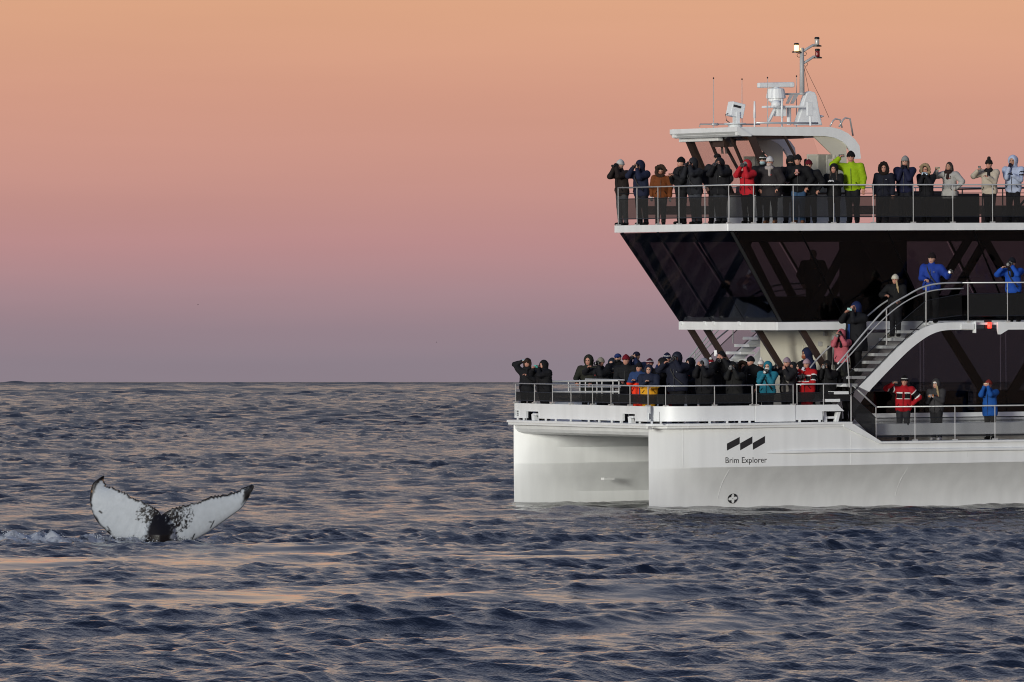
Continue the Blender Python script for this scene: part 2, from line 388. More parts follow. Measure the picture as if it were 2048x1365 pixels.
# weld seams and rails on the near hull
mb = MB()
uA, zA = on_v(1537, 905, -.5)
pr = [(-.5, zA-.06), (-.56, zA-.035), (-.56, zA+.045), (-.5, zA+.06)]
N_ = 24; us = [uA + (UEND - uA) * i / N_ for i in range(N_ + 1)]
rings = []
for i, u in enumerate(us):
    s = 0 if i == 0 else 1
    rings.append([(u, -bo(u) + .01, zA - .05), (u + (.0 if s else -.1), -bo(u) - .055*s - .005, zA - .02), (u, -bo(u) - .055*s - .005, zA + .035), (u, -bo(u) + .01, zA + .06)])
mb.add([p for r in rings for p in r], [(a*4+k, a*4+(k+1)%4, (a+1)*4+(k+1)%4, (a+1)*4+k) for a in range(N_) for k in range(4)])
mb.build('spray_rail', M_white, near)
for px in (1372, 1697, 1930):
    u = on_v(px, 900, -.5)[0]; top = ztop(u) - .02
    MB().tube([on_hull(u, z, .0) for z in np.linspace(1.02, top, 4)], .006, 5).build('weld_seam', M_white2, near)   # slightly proud beads
for px in (1460, 1815):
    u = on_v(px, 950, -.5)[0]
    MB().tube([on_hull(u - .13*math.sin(a*1.57) , .93 - a*.75, .0) for a in np.linspace(0, 1, 9)], .005, 5).build('weld_seam', M_white, near)
# ---- writing, emblem, thruster mark
def text_mesh(s, size):
    cu = bpy.data.curves.new('text', 'FONT'); cu.body = s; cu.size = size; cu.resolution_u = 3
    o = bpy.data.objects.new('text', cu); COL.objects.link(o)
    dg = bpy.context.evaluated_depsgraph_get(); me = o.evaluated_get(dg).to_mesh()
    vs = [v.co.copy() for v in me.vertices]; fs = [tuple(p.vertices) for p in me.polygons]
    o.evaluated_get(dg).to_mesh_clear(); bpy.data.objects.remove(o); bpy.data.curves.remove(cu)
    return vs, fs
vs, fs = text_mesh('Brim Explorer', 1.0)
w = max(v.x for v in vs) - min(v.x for v in vs); x0 = min(v.x for v in vs)
wB = max(v.x for v in text_mesh('Brim', 1.0)[0]) + .08
ua, za = on_v(1448, 926.5, -.42); ub, zb = on_v(1529.5, 925.5, -.46)
k = (ub - ua) / w
VV = [on_hull(ua + (v.x - x0) * k, za + v.y * k * 1.08 + (zb - za) * (v.x - x0) / w) for v in vs]
for word in (0, 1):
    sel = [f for f in fs if (vs[f[0]].x > wB) == bool(word)]; ids = sorted({i for f in sel for i in f}); mp_ = {i: j for j, i in enumerate(ids)}
    o_ = link_mesh('lettering', [VV[i] for i in ids], [tuple(mp_[i] for i in f) for f in sel], M_letter, near); 
def zpx(x, y): return 1010 + x / 3.938, 800 + y / 3.938
for q in ([(1738,345),(1738,400),(1834,347),(1834,292)], [(1838,342),(1838,398),(1931,343),(1931,288)], [(1935,340),(1935,394),(2028,339),(2028,285)]):
    p = [on_v(*zpx(*c), -.44) for c in q]
    ins = [(p[0][0]*(1-a)+p[3][0]*a, p[0][1]*(1-a)+p[3][1]*a, p[1][0]*(1-a)+p[2][0]*a, p[1][1]*(1-a)+p[2][1]*a) for a in (0, .5, 1)]
    V = []
    for (u, z, u2, z2) in ins: V += [on_hull(u, z), on_hull(u2, z2)]
    link_mesh('emblem_stripe', V, [(0, 1, 3, 2), (2, 3, 5, 4)], M_letter, near)
cu_, cz_ = on_v(1477, 998, -.42); cz_ = max(cz_, .14)
def disc(name, c, ru, rz, off, m, rot=0, n=20):
    V = [on_hull(c[0], c[1], off)]
    for i in range(n):
        a = i*2*math.pi/n; x, y = ru*math.cos(a), rz*math.sin(a)
        V.append(on_hull(c[0] + x*math.cos(rot) - y*math.sin(rot), c[1] + x*math.sin(rot) + y*math.cos(rot), off))
    return link_mesh(name, V, [(0, 1 + (i+1) % n, 1 + i) for i in range(n)], m, near)
disc('thruster_mark', (cu_, cz_), .138, .128, .018, M_letter)
for i in range(4):
    a = math.pi/2*i + .12
    disc('thruster_mark_blade', (cu_ + .068*math.cos(a), cz_ + .062*math.sin(a)), .058, .040, .034, M_white, rot=a, n=12)
# ---- cross structure between the hulls
mb = MB(); mb.prism_v([(.06, 2.06), (.02, 1.98), (.03, 1.90), (.08, 1.82), (.18, 1.77), (.35, 1.75), (UEND - .3, 1.75), (UEND - .3, 2.045), (.06, 2.045)], .03, 8.47)
mb.build('bridge_deck', M_white, boat)
mb = MB()
vq, zq = on_u(1212, 958, 2.0)
c = Vector((on_v(1205, 958, 7.45)[0], 7.44, on_v(1205, 958, 7.45)[1]))
mb.box((c.x, c.y - .10, c.z - .03), (c.x + .30, c.y + .1, c.z + .03))
mb.build('anode_block', M_white2, far)
# ---- deck plate with rub rail edge
mb = MB(); mb.prism_z([(-.13, 8.66), (-.13, -.10), (-.02, -.24), (.35, -.42), (.9, -.56), (2.0, -.685), (U1 - .05, -.69), (U1 - .05, 9.19), (2.0, 9.18), (.6, 8.98), (.0, 8.76)], 2.062, ZD)
mb.build('fore_deck', M_white, boat)
mb = MB(); mb.prism_z([(-.10, 8.63), (-.10, -.08), (.36, -.37), (.9, -.52), (2.0, -.65), (U1, -.66), (U1, -.45), (2, -.45), (.4, -.2), (.1, 0), (.0, 8.4)], 2.0, 2.062)
mb.build('rub_rail', M_white2, boat)
mb = MB(); mb.prism_v([(U1 - .3, 2.075), (U1, 2.06), (U2, ZS), (UEND, ZS), (UEND, ZS - .05), (U2 - .05, ZS - .05), (U1 - .3, 2.0)], -.685, .8)
mb.build('side_deck', M_white, boat)
mb = MB(); mb.box((U1 - .05, .8, 2.06), (UEND, 8.2, 2.11)); mb.build('cabin_floor', M_grey, boat)
mb = MB(); mb.prism_v([(U1 - .3, 2.075), (U1, 2.06), (U2, ZS), (UEND, ZS), (UEND, ZS - .05), (U2 - .05, ZS - .05), (U1 - .3, 2.0)], 7.75, 9.18)
mb.build('side_deck', M_white, boat)
# towing fairlead on the near corner
p = pu(1298, 856, -.16)
mb = MB(); mb.box((-.165, p.y - .09, p.z - .04), (-.125, p.y + .08, p.z + .03)); mb.build('bow_lamp', M_grey2, boat, bevel=.01)

# ---- bulwark: curved wall round the fore deck with openings
ZB0, ZB1 = 2.175, 2.565
def plan(s):     # front run from the far side, rounded corner, near side
    pass
FRONT_U = .10
vL = on_u(1029, 830, FRONT_U)[0]; vC = .95
corner = [(FRONT_U + (1.45 - FRONT_U) * (1 - math.cos(a)) if 0 else FRONT_U + 1.35 * (1 - math.cos(a)), vC - 1.30 * math.sin(a)) for a in np.linspace(0, math.pi/2, 17)]
VS_ = corner[-1][1]
def wall(mb, pts, z0, z1, th=.05):
    # vertical plate along a plan polyline, thickness inward (to the left of the walking direction far -> near -> aft)
    n = len(pts); nr = []
    for i in range(n):
        a = Vector(pts[max(i-1, 0)]); b = Vector(pts[min(i+1, n-1)]); d = (b - a).normalized(); nr.append(Vector((-d.y, d.x)))
    z0s = z0 if isinstance(z0, (list, tuple)) else [z0]*n
    z1s = z1 if isinstance(z1, (list, tuple)) else [z1]*n
    V = []
    for i in range(n):
        p = Vector(pts[i]); q = p + nr[i] * th
        V += [(p.x, p.y, z0s[i]), (p.x, p.y, z1s[i]), (q.x, q.y, z1s[i]), (q.x, q.y, z0s[i])]
    Fc = [(3, 2, 1, 0), tuple((n-1)*4 + k for k in (0, 1, 2, 3))]
    for i in range(n - 1):
        for k in range(4): Fc.append((i*4+k, i*4+(k+1)%4, (i+1)*4+(k+1)%4, (i+1)*4+k))
    mb.add(V, Fc)
bul = MB()
opens = [(1028.5, 1038, 821, 838.5), (1053, 1077.5, 823, 847), (1246, 1270.5, 828, 852), (1287, 1297.5, 828, 845)]
ov = [(on_u(a, 830, FRONT_U)[0], on_u(b, 830, FRONT_U)[0], max(ZB0 - (.06 if d > 846 else -.06), on_u(a, d, FRONT_U)[1]), on_u(a, c, FRONT_U)[1]) for a, b, c, d in opens]
ov = [(a if i else vL - .06, b, c, d) for i, (a, b, c, d) in enumerate(ov)]
edges = [vL] + [e for a, b, _, _ in ov for e in (a, b)] + [vC]
for i in range(0, len(edges), 2):
    wall(bul, [(FRONT_U, edges[i]), (FRONT_U, edges[i+1])], ZB0, ZB1)
for a, b, z0, z1 in ov:
    wall(bul, [(FRONT_U, a), (FRONT_U, b)], z1, ZB1)
    if z0 > ZB0 + .02: wall(bul, [(FRONT_U, a), (FRONT_U, b)], ZB0, z0)
wall(bul, corner, ZB0, ZB1)
uG0, uG1 = on_v(1510.5, 830, VS_)[0], on_v(1591, 830, VS_)[0]
uO0, uO1, uE = on_v(1645, 830, VS_)[0], on_v(1687, 830, VS_)[0], on_v(1676, 809, VS_)[0]
zO = on_v(1660, 823, VS_)[1]
wall(bul, [(corner[-1][0], VS_), (uG0 - .012, VS_)], ZB0, ZB1)
bul2 = MB(); wall(bul2, [(uG1 + .012, VS_), (uO0, VS_)], ZB0, ZB1)
bul2.hexa([(uO0, VS_, zO), (uO1 + .02, VS_, zO), (uO1 + .02, VS_ + .05, zO), (uO0, VS_ + .05, zO)], [(uO0, VS_, ZB1), (uE, VS_, ZB1), (uE, VS_ + .05, ZB1), (uO0, VS_ + .05, ZB1)])
bulw = bul.build('bulwark', M_white, boat); soften(bulw); bul2.build('bulwark', M_white, boat)
fb = MB(); wall(fb, [(U1, 8.93), (FRONT_U + 1.3, 8.93), (FRONT_U + .3, 8.9), (FRONT_U, vL)], ZB0, ZB1)      # far end turning aft
fb.build('bulwark', M_white, boat)
mb = MB(); wall(mb, [(uG0, VS_ - .012), (uG1, VS_ - .012)], ZB0 - .035, ZB1 + .01); mb.build('boarding_gate', M_white, boat, bevel=.006)
for px in (1034, 1046, 1090, 1110, 1140, 1176, 1197, 1222, 1240, 1278, 1302, 1320):
    v = on_u(px, 844, FRONT_U)[0]; MB().box((FRONT_U + .005, v - .025, ZD - .004), (FRONT_U + .045, v + .025, ZB0 + .01)).build('bulwark_foot', M_white2, bulw)
for px in (1352, 1372, 1395, 1420, 1455, 1480, 1500, 1600, 1640):
    u = on_v(px, 844, VS_)[0]
    if u > 1.5: MB().box((u - .025, VS_ + .005, ZD - .004), (u + .025, VS_ + .045, ZB0 + .01)).build('bulwark_foot', M_white2, bulw)
for a, b, z0, z1 in ov[:]:                           # flange round each opening
    mb = MB()
    for (p, q, r, s) in ((a+.02, a-.0, z0-.02, z1+.02), (b, b-.02, z0-.02, z1+.02)):
        mb.box((FRONT_U - .012, p, r), (FRONT_U + .0, q, s))
    mb.box((FRONT_U - .012, a, z1), (FRONT_U, b, z1 + .022))
    mb.build('opening_flange', M_white2, bulw)
for (a, b, z0, z1), w_ in zip(ov, (.1, .6, .6, .1)):  # dark sheets that paint in the shade inside the openings
    mb = MB(); mb.box((FRONT_U + .28, min(a, b) - .05, ZD + .002), (FRONT_U + .31, max(a, b) + .05, z1 + .05)); mb.build('opening_shade_sheet', M_dark, bulw)
for i in (1, 2):                                     # slanting fairlead horns
    a, b, z0, z1 = ov[i]; c = (a + b) / 2
    mb = MB(); mb.hexa([(.09, c - .12, ZD), (.09, c + .04, ZD), (.22, c + .04, ZD), (.22, c - .12, ZD)], [(.13, c - .02, z1 - .07), (.13, c + .16, z1 - .07), (.22, c + .16, z1 - .07), (.22, c - .02, z1 - .07)])
    mb.box((.07, c - .28, ZD + .13), (.2, c - .05, ZD + .19))
    mb.build('fairlead', M_white2, bulw, bevel=.01)
mb = MB(); a, b, z0, z1 = ov[0]
for k in range(4): MB().box((.11, a - .03, z0 + .03 + k*.05), (.16, b, z0 + .05 + k*.05)).build('louvre_slat', M_white2, bulw)
mb = MB()                                            # mooring bollard in the side opening
for d in (.1, .42):
    mb.hexa([(uO0 + d, VS_ + .12, ZD), (uO0 + d + .1, VS_ + .12, ZD), (uO0 + d + .1, VS_ + .24, ZD), (uO0 + d, VS_ + .24, ZD)],
            [(uO0 + d + (-.04 if d < .2 else .06), VS_ + .1, zO - .02), (uO0 + d + (.06 if d < .2 else .16), VS_ + .1, zO - .02), (uO0 + d + (.06 if d < .2 else .16), VS_ + .26, zO - .02), (uO0 + d + (-.04 if d < .2 else .06), VS_ + .26, zO - .02)])
mb.box((uO0 + .1, VS_ + .14, ZD + .08), (uO0 + .52, VS_ + .22, ZD + .14))
mb.build('mooring_bollard', M_white2, boat, bevel=.01)
mb = MB(); mb.box((uO0 - .05, VS_ + .5, ZD + .003), (uO1 + .2, VS_ + .53, zO + .1)); mb.build('opening_shade_sheet', M_dark, bulw)  # dark sheet painting in the shade behind the side opening

# ---- rails
def rail(name, path, zb, zt, posts, panel=None, mid=None, base_plate=True, net=None, r=.018, label=None, extra=0):
    root = MB().tube([(u, v, zt(u, v) if callable(zt) else zt) for u, v in path], r, 8).build(name, M_steel, boat, smooth=True, label=label)
    zt_ = zt if callable(zt) else (lambda u, v: zt)
    for u, v in posts:
        mb = MB(); mb.tube([(u, v, zb), (u, v, zt_(u, v) - .01)], .0135, 8)
        if base_plate: mb.box((u - .055, v - .055, zb), (u + .055, v + .055, zb + .035))
        mb.build('rail_post', M_steel, root)
    if mid:
        for z in mid: MB().tube([(u, v, z) for u, v in path], .011, 6).build('middle_rail', M_steel if not panel else M_black, root)
    if panel:
        z0, z1 = panel
        d = 0
        segs = []
        for a, b in zip(posts[:-1], posts[1:]):
            A, B = Vector(a), Vector(b); t = (B - A).normalized()
            inner = [Vector(p) for p in path if (Vector(p) - A).dot(t) > .05 and (Vector(p) - B).dot(t) < -.05 and min(A.x, B.x) - .05 <= p[0] <= max(A.x, B.x) + .05 and min(A.y, B.y) - .05 <= p[1] <= max(A.y, B.y) + .05]
            pts = [A + t*.03] + inner + [B - t*.03]
            mb = MB(); wall(mb, [tuple(p) for p in pts], z0, z1, .006); mb.build('netting_panel', net or M_net, root)
            mb = MB(); mb.tube([(p.x, p.y, z0) for p in pts], .014, 5); mb.tube([(p.x, p.y, z1) for p in pts], .012, 5); mb.build('panel_edge', M_black, root)
    return root
fpost = [(FRONT_U + .03, on_u(px, 790, FRONT_U)[0]) for px in (1034, 1067, 1103, 1140, 1183, 1220, 1258, 1294)]
fl = [(FRONT_U + .03, vL)] + [(FRONT_U + .03, vC)] + [(u + .02, v + .03) for u, v in corner[1:]]
pc = (corner[8][0] + .02, corner[8][1] + .03)
uP = [on_v(px, 790, VS_)[0] for px in (1430, 1505)]
rail('bow_railing', [(FRONT_U + .03, vL + .12)] + fl[1:] + [(uG0 - .04, VS_ + .03)], ZB1, 3.085,
     [(FRONT_U + .03, vL - .02)] + fpost[1:] + [pc] + [(u, VS_ + .03) for u in uP if u > corner[-1][0] + .1] + [(uG0 - .06, VS_ + .03)], panel=(2.64, 2.86), net=M_net2)
rail('gate_railing', [(uG0 + .03, VS_ + .03), (uG1 - .03, VS_ + .03)], ZB1, 3.095, [(uG0 + .05, VS_ + .03), (uG1 - .05, VS_ + .03)], panel=(2.66, 2.87), net=M_net2)
uR = [on_v(px, 790, VS_)[0] for px in (1595, 1648, 1703)]
rail('side_railing', [(uR[0] - .02, VS_ + .03), (uR[2], VS_ + .03)], ZB1 - .3, 3.10, [(u, VS_ + .03) for u in uR], panel=(2.66, 2.88), net=M_net2, base_plate=False)
# sloping piece down to the side deck
a = pv(1703, 769, VS_); b = pv(1753.5, 814.5, VS_); VR = VS_ + .03
mb = MB().tube([(a.x, VR, 3.10), (b.x, VR, b.z)], .024, 8).build('sloping_railing', M_steel, boat, smooth=True)
q = [pv(1705, 792, VS_), pv(1752, 836, VS_), pv(1753, 882, VS_), pv(1705, 832, VS_)]
link_mesh('netting_panel', [(p.x, VR, p.z) for p in q] + [(p.x, VR + .006, p.z) for p in q], [(3,2,1,0),(4,5,6,7),(0,1,5,4),(1,2,6,5),(2,3,7,6),(3,0,4,7)], M_net2, mb)
MB().tube([(p.x, VR, p.z) for p in (q[0], q[1], q[2], q[3], q[0])], .016, 5).build('panel_edge', M_black, mb)
MB().tube([(a.x, VR, ZD), (a.x, VR, 3.09)], .02, 8).build('rail_post', M_steel, mb)
# side deck railing
uS = [on_v(px, 850, VS_)[0] for px in (1753, 1831, 1911, 1991)]; st = uS[-1] - uS[-2]
sp = uS + [uS[-1] + st*k for k in range(1, 12)]
zt = b.z
sr = rail('side_deck_railing', [(uS[0], VR), (sp[-1], VR)], ZS, zt, [(u, VR) for u in sp], panel=(ZS + .12, on_v(1830, 836, VS_)[1]), net=netting('pale_netting', (.05, .05, .05), .26))

# ---- gangway frame parked on the fore deck
gr = MB(); ug = .62
def gp(px, py): 
    p = pu(px, py, ug); return (ug, p.y, p.z)
c0 = [(1099, 763.5), (1094, 765), (1091.5, 769), (1091.5, 777), (1093.5, 782), (1098, 784.5)]
gr.tube([gp(1236, 761.5)] + [gp(*c) for c in c0] + [gp(1238, 784)], .026, 8)
gang = gr.build('gangway_frame', M_steel, boat, smooth=True)
mb = MB()
for px in (1103, 1137, 1160, 1171, 1194, 1204, 1226, 1238): mb.tube([gp(px, 763), gp(px, 802)], .018, 6)
mb.tube([gp(1137, 774), gp(1241, 774.5)], .018, 6); mb.tube([gp(1171, 759), gp(1248, 760.5)], .022, 6)
mb.build('gangway_bar', M_steel, gang)

# ---- raked lounge
LT = dict(un=2.62, vn=.62, vf=on_u(1239, 468, 2.62)[0], z=7.06); LB = dict(un=4.10, vn=.78, vf=on_u(1359, 645, 4.10)[0], z=4.70)
VMF = on_u(1357.5, 653, 3.96)[0]; VUF = on_u(1229, 458, 2.50)[0]
lounge = empty('lounge', boat)
def front_pt(a, t):          # a: 0 near .. 1 far, t: 0 bottom .. 1 top
    vb = LB['vn'] + (LB['vf'] - LB['vn']) * a; vt = LT['vn'] + (LT['vf'] - LT['vn']) * a
    return Vector((LB['un'] + (LT['un'] - LB['un']) * t, vb + (vt - vb) * t, LB['z'] + (LT['z'] - LB['z']) * t))
def side_pt(u, t, far=False):  # u measured at the bottom, rake fades to vertical aft
    k = max(0, 1 - (u - LB['un']) / 30.)
    lo, hi = (LB['vf'], LT['vf']) if far else (LB['vn'], LT['vn'])
    return Vector((u + (LT['un'] - LB['un']) * t * k, lo + (hi - lo) * t, LB['z'] + (LT['z'] - LB['z']) * t))
def pane(name, q, m, parent, th=.012, nrm=None):
    n = (q[1] - q[0]).cross(q[3] - q[0]).normalized() * th
    V = list(q) + [p + n for p in q]
    return link_mesh(name, V, [(3,2,1,0),(4,5,6,7),(0,1,5,4),(1,2,6,5),(2,3,7,6),(3,0,4,7)], m, parent)
cuts = [0, .33, .67, 1]
for a, b in zip(cuts[:-1], cuts[1:]):
    a += .003; b -= .003
    pane('window_pane', [front_pt(b, .005), front_pt(a, .005), front_pt(a, .995), front_pt(b, .995)], M_glass, lounge)
bp = [4.10, 6.0, 8.4, 10.8, 13.2, 15.6, 18.0, 20.4, 22.2]
for far_ in (False, True):
    for a, b in zip(bp[:-1], bp[1:]):
        q = [side_pt(a + .015, .005, far_), side_pt(b - .01, .005, far_), side_pt(b - .01, .995, far_), side_pt(a + .015, .995, far_)]
        pane('window_pane', q if not far_ else q[::-1], M_glass, lounge)
for a in cuts:
    MB().tube([front_pt(a, 0) + Vector((.06, .0, 0)), front_pt(a, 1) + Vector((.06, 0, 0))], .05 if a in (0, 1) else .03, 4).build('window_mullion', M_black, lounge)
for a in bp: 
    MB().tube([side_pt(a, 0) + Vector((.05, .06, 0)), side_pt(a, 1) + Vector((.05, .06, 0))], .03, 4).build('window_mullion', M_black, lounge)
    MB().tube([side_pt(a, 0, True) + Vector((.05, -.06, 0)), side_pt(a, 1, True) + Vector((.05, -.06, 0))], .03, 4).build('window_mullion', M_black, lounge)
# heavy zigzag trusses behind the glass
tp = [(1480, 1566), (1706, 1612), (1722, 1812), (1945, 1838), (1962, 2060), (2190, 2085)]
for far_ in (0, 1):
    for a, b in tp:
        p = pv(a, 463, 1.15); q = pv(b, 643, 1.2)
        vv = 1.2 if not far_ else 7.25
        t = Vector((p.x, vv - (.05 if not far_ else -.05), 7.0)); w = Vector((q.x, vv, 4.72))
        d = (t - w).normalized(); s_ = Vector((.12, 0, 0))
        MB().hexa([w - s_ + Vector((0,-.05,0)), w + s_ + Vector((0,-.05,0)), w + s_ + Vector((0,.05,0)), w - s_ + Vector((0,.05,0))],
                  [t - s_ + Vector((0,-.05,0)), t + s_ + Vector((0,-.05,0)), t + s_ + Vector((0,.05,0)), t - s_ + Vector((0,.05,0))]).build('truss_column', M_column, lounge)
mb = MB(); mb.box((3.1, 1.0, 6.80), (22, 7.5, 7.05)); mb.build('ceiling', M_column, lounge)
for a_, b_ in (((4.6, 2.6, 4.72), (6.2, 3.1, 5.3)), ((7, 2.2, 4.72), (9, 3.2, 5.35)), ((9.6, 2.2, 4.72), (14, 3.0, 5.3)), ((5, 5.4, 4.72), (12, 6.4, 5.35))): MB().box(a_, b_).build('seat_block', M_column, lounge, bevel=.05)
mb = MB(); mb.box((7.9, 3.6, 4.72), (9.2, 5.0, 6.79)); mb.build('inner_wall', M_column, lounge)
# mid deck slab = white band under the lounge
mb = MB(); mb.prism_z([(3.96, VMF), (3.96, .66), (4.0, .64), (22.4, .64), (22.4, VMF + .02), (4.0, VMF + .02)], 4.49, 4.70)
mid = mb.build('middle_deck', M_white, boat)
for px in (1363, 1409, 1427, 1478):
    v = on_u(px, 648, 3.95)[0]; MB().box((3.93, v - .05, 4.62), (3.961, v + .05, 4.71)).build('deck_bracket', M_white2, mid)
# upper deck slab
UD = 7.25
mb = MB(); mb.prism_z([(2.50, VUF), (2.50, .52), (2.53, .50), (22.6, .50), (22.6, VUF + .02), (2.53, VUF + .02)], 7.065, UD)
upd = mb.build('upper_deck', M_white, boat)
mb = MB(); mb.box((2.55, .55, UD), (22.5, VUF - .03, UD + .006)); mb.build('deck_covering', M_grey, upd)

# struts holding the lounge above the fore deck
for px, v in ((1381, 7.2), (1413, 6.3), (1516, 3.05), (1603, .95)):
    p = pv(px, 663, v); t = Vector((p.x, v, 4.50)); w = Vector((p.x + 1.62, v, 2.10)); s_ = Vector((.085, 0, 0)); e = Vector((0, .06, 0))
    MB().hexa([w - s_ - e, w + s_ - e, w + s_ + e, w - s_ + e], [t - s_ - e, t + s_ - e, t + s_ + e, t - s_ + e]).build('raked_strut', M_brown, boat)

# ---- main cabin below: white front wall, glazed side
cab = empty('main_cabin', boat)
UW = 6.0
mb = MB(); mb.box((UW, .82, 2.11), (UW + .08, 5.9, 4.49)); fw = mb.build('front_wall', M_lining, cab)
for px0, px1, y0, y1, nm, m in ((1655, 1681, 692, 730, 'window_pane', M_dark), (1562, 1606, 690, 780, 'door', M_lining)):
    a = pu(px0, y0, UW - .02); b = pu(px1, y1, UW - .02)
    mb = MB(); mb.box((UW - .03, min(a.y, b.y), max(2.13, min(a.z, b.z))), (UW - .004, max(a.y, b.y), max(a.z, b.z))); d_ = mb.build(nm, m, cab, bevel=.008)
for px, py in ((1668, 676), (1640, 688), (1650, 668)):
    a = pu(px, py, UW - .05); MB().box((UW - .08, a.y - .06, a.z - .06), (UW, a.y + .06, a.z + .06)).build('wall_fitting', M_grey2, cab, bevel=.01)
MB().tube([(UW - .03, 1.4, 4.3), (UW - .03, 1.5, 3.2), (UW - .03, 1.9, 3.0)], .02, 6).build('wall_pipe', M_grey2, cab)
VCAB = .80
zsill = on_v(1900, 830, VCAB)[1]
mb = MB(); mb.box((UW + .08, VCAB, 1.58), (UEND - .4, VCAB + .06, zsill - .05)); mb.build('lower_wall', M_white2, cab)
mb = MB(); mb.box((UW + .3, VCAB - .03, zsill - .05), (UEND - .4, VCAB + .08, zsill + .06)); mb.build('window_sill', M_white, cab)
ws = [UW + .15, 8.3, 10.7, 13.1, 15.5, 17.9, 20.3, 22.5]
for a, b in zip(ws[:-1], ws[1:]):
    mb = MB(); mb.box((a + .012, VCAB + .02, zsill + .06), (b - .012, VCAB + .035, 4.488)); mb.build('window_pane', M_glass, cab)
mb = MB(); mb.box((UW + .08, 5.825, 2.11), (8.3, 5.9, 4.488)); mb.build('far_wall', M_lining, cab)
for a, b in zip(ws[1:-1], ws[2:]):
    MB().box((a + .012, 5.85, zsill + .06), (b - .012, 5.865, 4.488)).build('window_pane', M_glass, cab)
mb = MB(); mb.box((8.3, 5.825, 2.11), (UEND - .4, 5.9, zsill + .05)); mb.build('far_lower_wall', M_column, cab)
for a, b in ((1890, 1962), (2100, 2030)):
    p = pv(a, 668, 1.1); q = pv(b, 790, 1.1)
    t = Vector((p.x, 1.1, 4.48)); w = Vector((p.x + (q.x - p.x)*1.55, 1.1, 2.12)); s_ = Vector((.14, 0, 0)); e = Vector((0, .05, 0))
    MB().hexa([w - s_ - e, w + s_ - e, w + s_ + e, w - s_ + e], [t - s_ - e, t + s_ - e, t + s_ + e, t - s_ + e]).build('truss_column', M_column, cab)
for a_, b_ in (((7.2, 1.6, 2.11), (10, 2.4, 2.85)), ((10.6, 1.6, 2.11), (14, 2.4, 2.85))): MB().box(a_, b_).build('seat_block', M_column, cab, bevel=.05)

mb = MB(); mb.prism_v([on_v(px, py, .72) for px, py in ((1668, 782), (1684, 666), (1822, 666), (1822, 676), (1800, 684), (1722, 782))], .70, .785)
mb.build('stair_side_wall', M_lining, cab)
